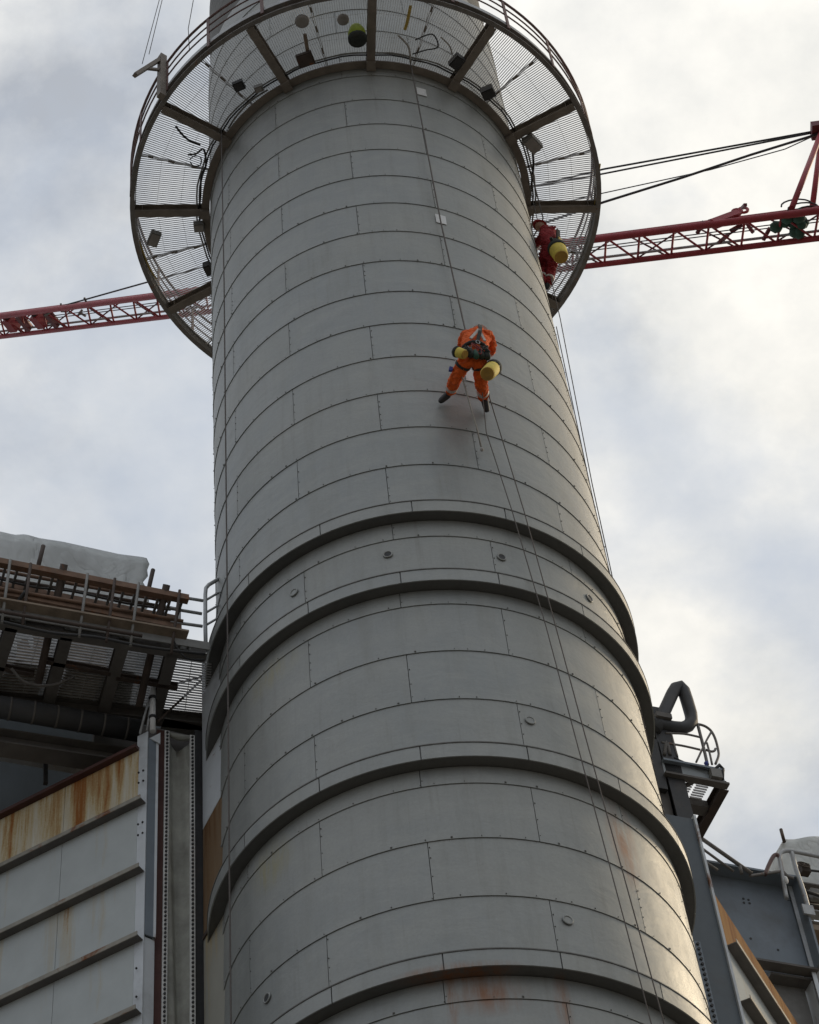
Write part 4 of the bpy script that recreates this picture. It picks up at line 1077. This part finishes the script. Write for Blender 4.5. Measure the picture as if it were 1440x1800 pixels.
# white and yellow fittings seen at the right end
o = MB().box(at_v(262, 1098, 0.4), U*0.10, V*0.05, Z*0.14).build('sign_plate', 'ltyellow'); tag(o, 'small cream plate hung behind the cable ladder end', 'plate')
def drape(lab, pts, r, mat='dark'):
    P = [at_v(x, y, v) for x, y, v in pts]; sm = []
    for i in range(len(P)-1):
        p0, p1, p2, p3 = P[max(i-1, 0)], P[i], P[i+1], P[min(i+2, len(P)-1)]
        for k in range(6):
            t = k/6; sm.append(0.5*((2*p1)+(p2-p0)*t+(2*p0-5*p1+4*p2-p3)*t*t+(3*p1-p0-3*p2+p3)*t**3))
    o = MB().tube(sm+[P[-1]], r, 6).build('cable', mat); tag(o, lab, 'cable', 'cables draped along the left walkway')
drape('black cable sagging along the front edge of the left walkway', [(0, 1092, -0.3), (90, 1112, -0.3), (170, 1120, -0.3), (250, 1136, -0.3), (360, 1150, -0.25)], 0.022)
drape('black cable lying on the upper cable ladder', [(0, 1018, 0.0), (60, 1032, 0.0), (130, 1040, 0.0), (220, 1060, 0.0), (300, 1072, 0.0)], 0.018)
drape('thin cable hanging in a loop at the right end of the walkway', [(300, 1112, -0.2), (312, 1140, -0.15), (330, 1158, -0.1), (358, 1160, 0.0)], 0.016)
drape('dark hose looped under the walkway at left', [(20, 1175, 0.6), (45, 1200, 0.7), (90, 1205, 0.8), (130, 1190, 0.8)], 0.022, 'darksteel')
# guard rail between walkway and stack
gr = thing('guard_rail', 'grey tubular guard rail at the stack end of the left walkway', 'railing', at_v(362, 1140, 0.3))
def vpts(l, v): return [at_v(x, y, v) for x, y in l]
MB().tube(vpts([(362, 1145), (361, 1100), (361, 1045), (362, 1034), (367, 1028), (384, 1018)], 0.3), 0.03, 8).build('post', 'galv', gr)
for (a, b) in (((362, 1055), (384, 1042)), ((362, 1077), (384, 1064)), ((362, 1099), (384, 1086))):
    MB().tube(vpts([a, b], 0.3), 0.018, 6).build('rail', 'galv', gr)
MB().tube(vpts([(315, 1050), (314, 1125)], 0.3), 0.03, 8).build('post', 'galv', gr)
# sheeting
b = MB(); nx, ny = 44, 16
tops_ = [(-60, 925), (0, 934), (25, 940), (45, 939), (70, 946), (110, 952), (160, 963), (210, 974), (250, 979), (258, 981)]
def topy(x):
    for i in range(len(tops_)-1):
        if tops_[i][0] <= x <= tops_[i+1][0]:
            t = (x-tops_[i][0])/(tops_[i+1][0]-tops_[i][0]); return tops_[i][1]+(tops_[i+1][1]-tops_[i][1])*t
    return tops_[-1][1]
for i in range(nx+1):
    x = -60+318*i/nx; ty = topy(x)
    for k in range(ny+1):
        y = ty+(1150-ty)*k/ny; rx = x+(4*math.sin(k*1.1)+3*math.sin(k*2.7) if i == nx else 0)
        dv_ = 0.9+0.03*math.sin(i*0.25+k*0.2)+0.012*math.sin(i*0.9-k*1.1)+0.01*math.sin(i*1.7+k*0.6)+(0.0 if k else 0.1)
        b.v.append(at_v(rx, y, dv_+0.15))
for i in range(nx):
    for k in range(ny):
        o = i*(ny+1)+k; b.f.append([o, o+1, o+ny+2, o+ny+1]); b.smooth.append(True)
# roof of the sheeted enclosure going back
o = len(b.v)
for i in range(nx+1):
    x = -60+318*i/nx; q = b.v[i*(ny+1)]; b.v.append(q+V*2.0+Z*(0.1+0.03*math.sin(i)))
for i in range(nx):
    b.f.append([i*(ny+1), (i+1)*(ny+1), o+i+1, o+i]); b.smooth.append(True)
sh_ = b.build('sheeting', 'tarp'); md = sh_.modifiers.new('thick', 'SOLIDIFY'); md.thickness = 0.012
tag(sh_, 'large white scaffold sheeting with a torn right edge behind the cable ladders', 'sheeting')
# big dark pipe slung under the walkway
pz = at_v(120, 1256, 1.55)
def vline(a, b, v): return at_v(*a, v), at_v(*b, v)
a, b_ = vline((0, 1243), (246, 1285), 1.5); a = a-(b_-a)*0.5
pp = thing('insulated_pipe', 'thick dark insulated pipe slung under the left walkway', 'pipe', a)
MB().tube([a, b_], 0.165, 18).build('lagging', 'pipe', pp)
for k in range(9):
    q = a.lerp(b_, (k+0.4)/9); d = (b_-a).normalized(); MB().tube([q-d*0.015, q+d*0.015], 0.172, 18).build('band', 'darksteel', pp)
a, b_ = vline((0, 1305), (200, 1335), 1.9); a = a-(b_-a)*0.5
o = MB().ibeam(a, b_+(b_-a)*0.3, 0.3, 0.28, 0.03).build('support_beam', 'darksteel'); tag(o, 'dark steel support beam below the insulated pipe', 'beam')
# casing behind
bw = thing('boiler_casing', 'dark slate casing wall behind the duct at left', 'casing', G(-8, 3.2, 10))
uw = uvx(285, 1290, 3.4)
MB().box(G(uw-7.5, 3.5, 20.0), U*7.5, V*0.1, Z*10.9).build('wall', 'slatedark', bw)
MB().box(G(-3.2, 2.2, 25.6), U*1.2, V*0.08, Z*1.22).build('gap_filler', 'darksteel', bw)  # dark filler added to close the bright sky gap above the joint fabric
a, b_ = vline((0, 1320), (150, 1346), 2.6); a = a-(b_-a)*0.4
MB().bar(a, b_, 0.25, 0.16).build('ledge', 'galv', bw)
MB().bar(at_v(80, 1335, 2.4), at_v(80, 1378, 2.4), 0.06, 0.06, V).build('hook', 'dark', bw)
# pale pole clamped to the corner post, with wires
o = thing('lamp_pole', 'short white pole clamped above the pale corner post', 'pole', at_v(268, 1288, 0.9))
MB().tube([at_v(268.5, 1286, 0.9), at_v(268.5, 1209, 0.9)], 0.042, 10).build('tube', 'white', o)
for y in (1228, 1262):
    MB().tube([at_v(268.5, y-2, 0.9), at_v(268.5, y+2, 0.9)], 0.058, 10).build('clamp', 'dark', o)
for k, (a, b_) in enumerate((((246, 1290), (268, 1205)), ((258, 1285), (266, 1235)), ((278, 1268), (360, 1190)), ((268, 1213), (362, 1188)))):
    q = MB().tube([at_v(*a, 0.92), at_v(*b_, 0.92+(0.5 if k > 1 else 0))], 0.018, 6).build('stay_bar', 'galv' if k < 2 else 'rustdark')
    tag(q, ('left stay leaning on the white pole', 'short stay behind the white pole', 'lower of two diagonal bars running from the pole to the stack', 'upper of two diagonal bars running from the pole to the stack')[k], 'bar', 'bars by the white pole')

# ------------------------------------------------------------------ right: side platform on the stack
vF = 0.8
ZP = at_v(1277, 1383, vF).z
sp_ = thing('side_platform', 'small grey service platform bracketed to the right side of the stack', 'platform', at_v(1220, 1375, vF))
a, b_ = at_v(1168, 1358, vF), at_v(1277, 1382, vF); b_.z = ZP; a.z = ZP
u_a, u_b = uv(a)[0], uv(b_)[0]
pe = at_z(1224, 1474, ZP); ve = uv(pe)[1]
depth = ve-vF
MB().box((a+b_)/2+Z*0.15+V*0.03, (b_-a)/2, V*0.03, Z*0.15).build('fascia', 'fascia', sp_)
MB().box((a+b_)/2+Z*0.30+V*0.0-V*0.02, (b_-a)/2, V*0.05, Z*0.02).build('fascia_flange', 'slate', sp_)
MB().box((a+b_)/2-Z*0.0-V*0.02, (b_-a)/2+U*0.02, V*0.06, Z*0.02).build('fascia_flange', 'darksteel', sp_)
MB().ibeam(b_+U*0.0+Z*0.1+V*0.07, b_+V*depth+Z*0.1, 0.14, 0.22).build('side_beam', 'rustdark', sp_)
MB().ibeam(a+U*0.1+Z*0.1+V*0.07, a+U*0.1+V*depth+Z*0.1, 0.14, 0.22).build('side_beam', 'darksteel', sp_)
for t in (0.52, 0.97): MB().bar(a+V*depth*t+Z*0.1, b_+V*depth*t+Z*0.1-U*0.08, 0.2, 0.14).build('cross_beam', 'darksteel', sp_)
wd_ = (b_-a).length
for i in range(3):
    g_ = MB(); ua_ = u_a+0.16+(wd_-0.26)*i/3; ub_ = u_a+0.16+(wd_-0.26)*(i+1)/3-0.05
    n = 20
    for k in range(n):
        v_ = vF+0.1+(depth-0.15)*(k+0.5)/n; g_.bar(G(ua_, v_, ZP+0.22), G(ub_, v_, ZP+0.22), 0.014, 0.03)
    g_.build('grating_panel', 'grate', sp_)
MB().bar(G(u_a+0.2, vF+0.12, ZP+0.12), G(u_a+0.55, vF+depth*0.5, ZP+0.12), 0.05, 0.05).build('diagonal', 'darksteel', sp_)
MB().bar(G(u_a+0.55, vF+0.12, ZP+0.12), G(u_a+0.2, vF+depth*0.5, ZP+0.12), 0.05, 0.05).build('diagonal', 'darksteel', sp_)
MB().box(G(u_a-0.10, vF+0.1, ZP+0.25), U*0.10, V*0.10, Z*0.55).build('mount', 'dark', sp_)
MB().box(G(u_a-0.2, vF+0.4, ZP-0.5), U*0.25, V*0.30, Z*0.5).build('mount', 'darksteel', sp_)
# corner clutter
MB().box(at_v(1258, 1362, vF-0.06), U*0.09, V*0.05, Z*0.09).build('bracket', 'box', sp_)
MB().tube(vpts([(1255, 1355), (1265, 1345), (1271, 1352), (1270, 1370)], vF-0.05), 0.03, 8).build('conduit', 'dark', sp_)
MB().tube(vpts([(1185, 1332), (1215, 1345), (1240, 1352), (1262, 1362)], vF-0.05), 0.014, 6).build('conduit', 'dark', sp_)
MB().sphere(at_v(1242, 1342, vF), 0.04, 8, 6).build('coupling', 'blue', sp_)
RRm = 'galv'
def curve(P):
    sm = []
    for i in range(len(P)-1):
        p0, p1, p2, p3 = P[max(i-1, 0)], P[i], P[i+1], P[min(i+2, len(P)-1)]
        for k in range(4):
            t = k/4; sm.append(0.5*((2*p1)+(p2-p0)*t+(2*p0-5*p1+4*p2-p3)*t*t+(3*p1-p0-3*p2+p3)*t**3))
    return sm+[P[-1]]
def rail(pts, r=0.018, v=vF, m_='ring'): return MB().tube(curve(vpts(pts, v)), r, 8).build('rail', m_, sp_)
rail([(1170, 1289), (1202, 1290), (1231, 1296)]); rail([(1163, 1305), (1200, 1311), (1231, 1318)])
rail([(1180, 1290), (1191, 1330)]); rail([(1227, 1275), (1236, 1310), (1244, 1345)], 0.026)
rail([(1223, 1273), (1232, 1274), (1242, 1278), (1251, 1286), (1258, 1300), (1263, 1320), (1263, 1330), (1258, 1343)], 0.021, vF, 'ring')
rail([(1251, 1286), (1240, 1306), (1224, 1340)], 0.017, vF, 'ring')
rail([(1243, 1306), (1248, 1325), (1252, 1344)], 0.018)
rail([(1241, 1318), (1250, 1321), (1256, 1320), (1258, 1316)], 0.02)
rail([(1168, 1328), (1172, 1305), (1178, 1328)], 0.03, vF, 'darksteel')
# pipe loop
lp = vpts([(1140, 1268), (1158, 1273), (1185, 1279), (1200, 1280), (1210, 1276), (1216, 1268), (1215, 1256), (1208, 1232), (1202, 1214), (1196, 1207), (1188, 1210), (1182, 1220), (1172, 1242), (1162, 1264), (1150, 1285)], vF)
o = MB().tube(lp, 0.105, 14).build('pipe_loop', 'pipe'); tag(o, 'thick dark pipe bent in a triangular loop beside the right edge of the stack', 'pipe')
o = MB().box(at_v(1166, 1260, vF-0.1), U*0.13, V*0.05, Z*0.05).build('pipe_clamp', 'darksteel'); tag(o, 'dark clamp holding the bent pipe loop to the stack', 'clamp')
o = MB().ibeam(at_v(1150, 1255, 0.95), at_v(1205, 1470, 0.95), 0.28, 0.3, 0.03, V).build('backing_post', 'dark'); tag(o, 'dark post between the stack and the small side platform', 'post')

# ------------------------------------------------------------------ right: deep girder, railed platform and sheeting
vG = 3.0
gd = thing('plate_girder', 'slate blue plate girder end with four bolt holes, right of the stack', 'girder', at_v(1375, 1705, vG))
ug0, ug1 = uvx(1240, 1527, vG)-0.5, uvx(1388, 1560, vG); zg1, zg0 = at_v(1300, 1548, vG).z, at_v(1380, 1703, vG).z
MB().box(G((ug0+ug1)/2, vG, (zg0+zg1)/2), U*(ug1-ug0)/2, V*0.015, Z*(zg1-zg0)/2).build('web', 'slate', gd)
MB().box(G((ug0+ug1)/2, vG-0.13, zg1+0.02), U*((ug1-ug0)/2+0.03), V*0.16, Z*0.02).build('top_flange', 'slate', gd)
MB().box(G((ug0+ug1)/2, vG-0.04, zg0-0.02), U*((ug1-ug0)/2+0.03), V*0.10, Z*0.02).build('bottom_flange', 'darksteel', gd)
MB().box(G(ug1+0.02, vG-0.13, (zg0+zg1)/2), U*0.02, V*0.16, Z*((zg1-zg0)/2-0.002)).build('end_stiffener', 'slate', gd)
hb = MB()
for (x, y) in ((1307, 1580), (1316, 1582), (1308, 1587), (1318, 1588), (1320, 1650), (1368, 1670)):
    q = at_v(x, y, vG-0.017); hb.prism([q+(U*math.cos(a)+Z*math.sin(a))*0.022 for a in [math.pi*k/4 for k in range(8)]], -V*0.006)
hb = hb.build('bolt_holes', 'dark', gd); hb['kind'] = 'stuff'
# lower girder
g2 = thing('lower_girder', 'grey girder under the slate blue plate girder at the right edge', 'girder', at_v(1400, 1800, vG+0.3))
uu0, uu1 = uvx(1355, 1745, vG+0.25), uvx(1416, 1745, vG+0.25); zt_ = at_v(1390, 1735, vG+0.25).z
MB().box(G((uu0+uu1)/2, vG+0.27, zt_-2.0), U*(uu1-uu0)/2, V*0.02, Z*2.0).build('web', 'box', g2)
MB().box(G((uu0+uu1)/2, vG+0.17, zt_+0.02), U*((uu1-uu0)/2+0.05), V*0.14, Z*0.02).build('top_flange', 'darksteel', g2)
MB().box(G(uu1+0.06, vG+0.17, zt_-2.0), U*0.03, V*0.13, Z*2.0).build('edge_flange', 'pale', g2)
MB().box(G((uu0+uu1)/2+0.1, vG+0.35, zt_+0.35), U*0.4, V*0.02, Z*0.28).build('infill', 'pale', g2)
# column beside the girder
cl_ = thing('steel_column', 'slim grey steel column along the right side of the plate girder', 'column', at_v(1430, 1800, vG+0.1))
uc = uvx(1402, 1640, vG+0.1)
column([(uc, vG-0.05), (uc+0.10, vG-0.05), (uc+0.10, vG+0.25), (uc, vG+0.25)], 12, at_v(1385, 1560, vG).z).build('shaft', 'box', cl_)
column([(uc-0.05, vG-0.07), (uc+0.02, vG-0.07), (uc+0.02, vG-0.055), (uc-0.05, vG-0.055)], 12, at_v(1385, 1560, vG).z).build('flange', 'pale', cl_)
# railings
r1 = thing('stair_railing', 'dark sloping handrails descending right from the small side platform', 'railing', at_v(1330, 1535, 2.6))
for (a, b_, r) in (((1222, 1466), (1322, 1536), 0.034), ((1224, 1484), (1290, 1532), 0.022), ((1226, 1506), (1262, 1530), 0.022)):
    MB().tube(vpts([a, b_], 2.5), r, 8).build('rail', 'ring', r1)
MB().tube(vpts([(1301, 1522), (1304, 1536)], 2.5), 0.03, 8).build('post', 'ring', r1)
r2 = thing('platform_railing', 'tubular railing with looped ends on the platform at the right edge', 'railing', at_v(1400, 1590, 2.7))
def rl(pts, r=0.034, m_='ring', v=2.7): return MB().tube(curve(vpts(pts, v)), r, 8).build('rail', m_, r2)
rl([(1345, 1538), (1352, 1520), (1360, 1505), (1366, 1503), (1371, 1510), (1377, 1545)], 0.034, 'redrail')
rl([(1383, 1580), (1376, 1540), (1371, 1510), (1373, 1500), (1382, 1496), (1400, 1498), (1450, 1508)], 0.036, 'galv')
rl([(1392, 1499), (1400, 1530), (1412, 1565), (1421, 1597)], 0.04, 'galv')
rl([(1318, 1540), (1345, 1536), (1372, 1532)], 0.026, 'ring')
rl([(1376, 1532), (1384, 1540), (1395, 1544)], 0.03, 'ring')
MB().box(at_v(1421, 1600, 2.68), U*0.10, V*0.02, Z*0.10).build('base_plate', 'galv', r2)
MB().sphere(at_v(1382, 1547, 2.6), 0.06, 8, 6, (0.6, 0.6, 1.4)).build('tag', 'white', r2)
# valve
vw = thing('valve', 'spoked hand wheel valve on a thin pipe in front of the grey sheeting', 'valve', at_v(1413, 1530, 2.75))
ctr = at_v(1413, 1520, 2.75)
MB().tube([ctr+(U*math.cos(a)+(Z*0.75+V*0.3)*math.sin(a))*0.105 for a in [2*math.pi*k/18 for k in range(18)]], 0.014, 6, closed=True).build('wheel_rim', 'rustdark', vw)
for k in range(3):
    a = math.pi*k/3; e = (U*math.cos(a)+(Z*0.75+V*0.3)*math.sin(a))*0.105; MB().tube([ctr-e, ctr+e], 0.010, 6).build('spoke', 'rustdark', vw)
MB().box(at_v(1414, 1529, 2.85), U*0.08, V*0.07, Z*0.09).build('body', 'rustdark', vw)
MB().tube(vpts([(1414, 1529), (1460, 1534)], 2.9), 0.02, 8).build('stem_pipe', 'dark', vw)
# sheeting at right
b = MB(); nx, ny = 16, 12
for i in range(nx+1):
    x = 1378+82*i/nx; ty = 1475+1.5*math.sin(i*0.5)-0.35*i
    for k in range(ny+1):
        y = ty+(1560-ty)*k/ny; xx = x-(12*k/ny if i == 0 else 12*k/ny*(1-i/nx))
        b.v.append(at_v(xx, y, 3.6+0.02*math.sin(i*0.8+k*0.9)+0.02*math.sin(i*0.3-k*0.4)))
for i in range(nx):
    for k in range(ny):
        o = i*(ny+1)+k; b.f.append([o, o+1, o+ny+2, o+ny+1]); b.smooth.append(True)
o = len(b.v)
for k in range(ny+1): b.v.append(b.v[k]+V*1.6)
for k in range(ny): b.f.append([k, o+k, o+k+1, k+1]); b.smooth.append(True)
s2 = b.build('sheeting', 'tarp'); md = s2.modifiers.new('thick', 'SOLIDIFY'); md.thickness = 0.012
tag(s2, 'grey-white sheeting tied to a short stake at the right edge', 'sheeting')
o = MB().tube(vpts([(1379, 1480), (1373, 1458)], 3.55), 0.03, 8).build('stake', 'rustdark'); tag(o, 'short rusty stake at the peak of the right sheeting', 'stake')
# platform deck and timbers at the right edge
dk = thing('railed_platform', 'cluttered steel platform with brackets and cables at the right edge', 'platform', at_v(1430, 1640, 3.0))
def vbox(name, x0, y0, x1, y1, v, th, mat, parent):
    a, b2 = at_v(x0, y0, v), at_v(x1, y1, v); ca = uv(a); cb = uv(b2)
    return MB().box(G((ca[0]+cb[0])/2, v+th/2, (ca[2]+cb[2])/2), U*abs(cb[0]-ca[0])/2, V*th/2, Z*abs(ca[2]-cb[2])/2).build(name, mat, parent)
vbox('deck_beam', 1384, 1545, 1470, 1562, 3.3, 0.3, 'darksteel', dk)
vbox('deck_beam', 1388, 1571, 1470, 1590, 3.15, 0.2, 'rustdark', dk)
vbox('deck_beam', 1390, 1594, 1470, 1606, 3.1, 0.2, 'box', dk)
vbox('deck_beam', 1393, 1612, 1470, 1626, 3.1, 0.5, 'galv', dk)
vbox('bracket', 1425, 1560, 1445, 1580, 3.05, 0.1, 'box', dk)
vbox('bracket', 1386, 1568, 1408, 1582, 3.05, 0.08, 'galv', dk)
vbox('back_panel', 1392, 1540, 1480, 1790, 4.6, 0.1, 'darksteel', dk)
MB().tube(vpts([(1388, 1566), (1405, 1563), (1420, 1568), (1445, 1576)], 3.0), 0.03, 8).build('hose', 'dark', dk)
MB().tube(vpts([(1384, 1584), (1410, 1588), (1445, 1592)], 3.0), 0.018, 8).build('hose', 'dark', dk)
for k, (y0, y1, lab) in enumerate(((1644, 1656, 'upper weathered timber plank at the right edge'), (1682, 1694, 'lower weathered timber plank at the right edge'))):
    a, b2 = at_v(1400, y0, 3.3), at_v(1480, y0+16, 3.3); b2.z = a.z
    o = MB().bar(a, b2, 0.5, 0.11).build('timber_plank', 'timber'); tag(o, lab, 'plank', 'timbers at the right edge')
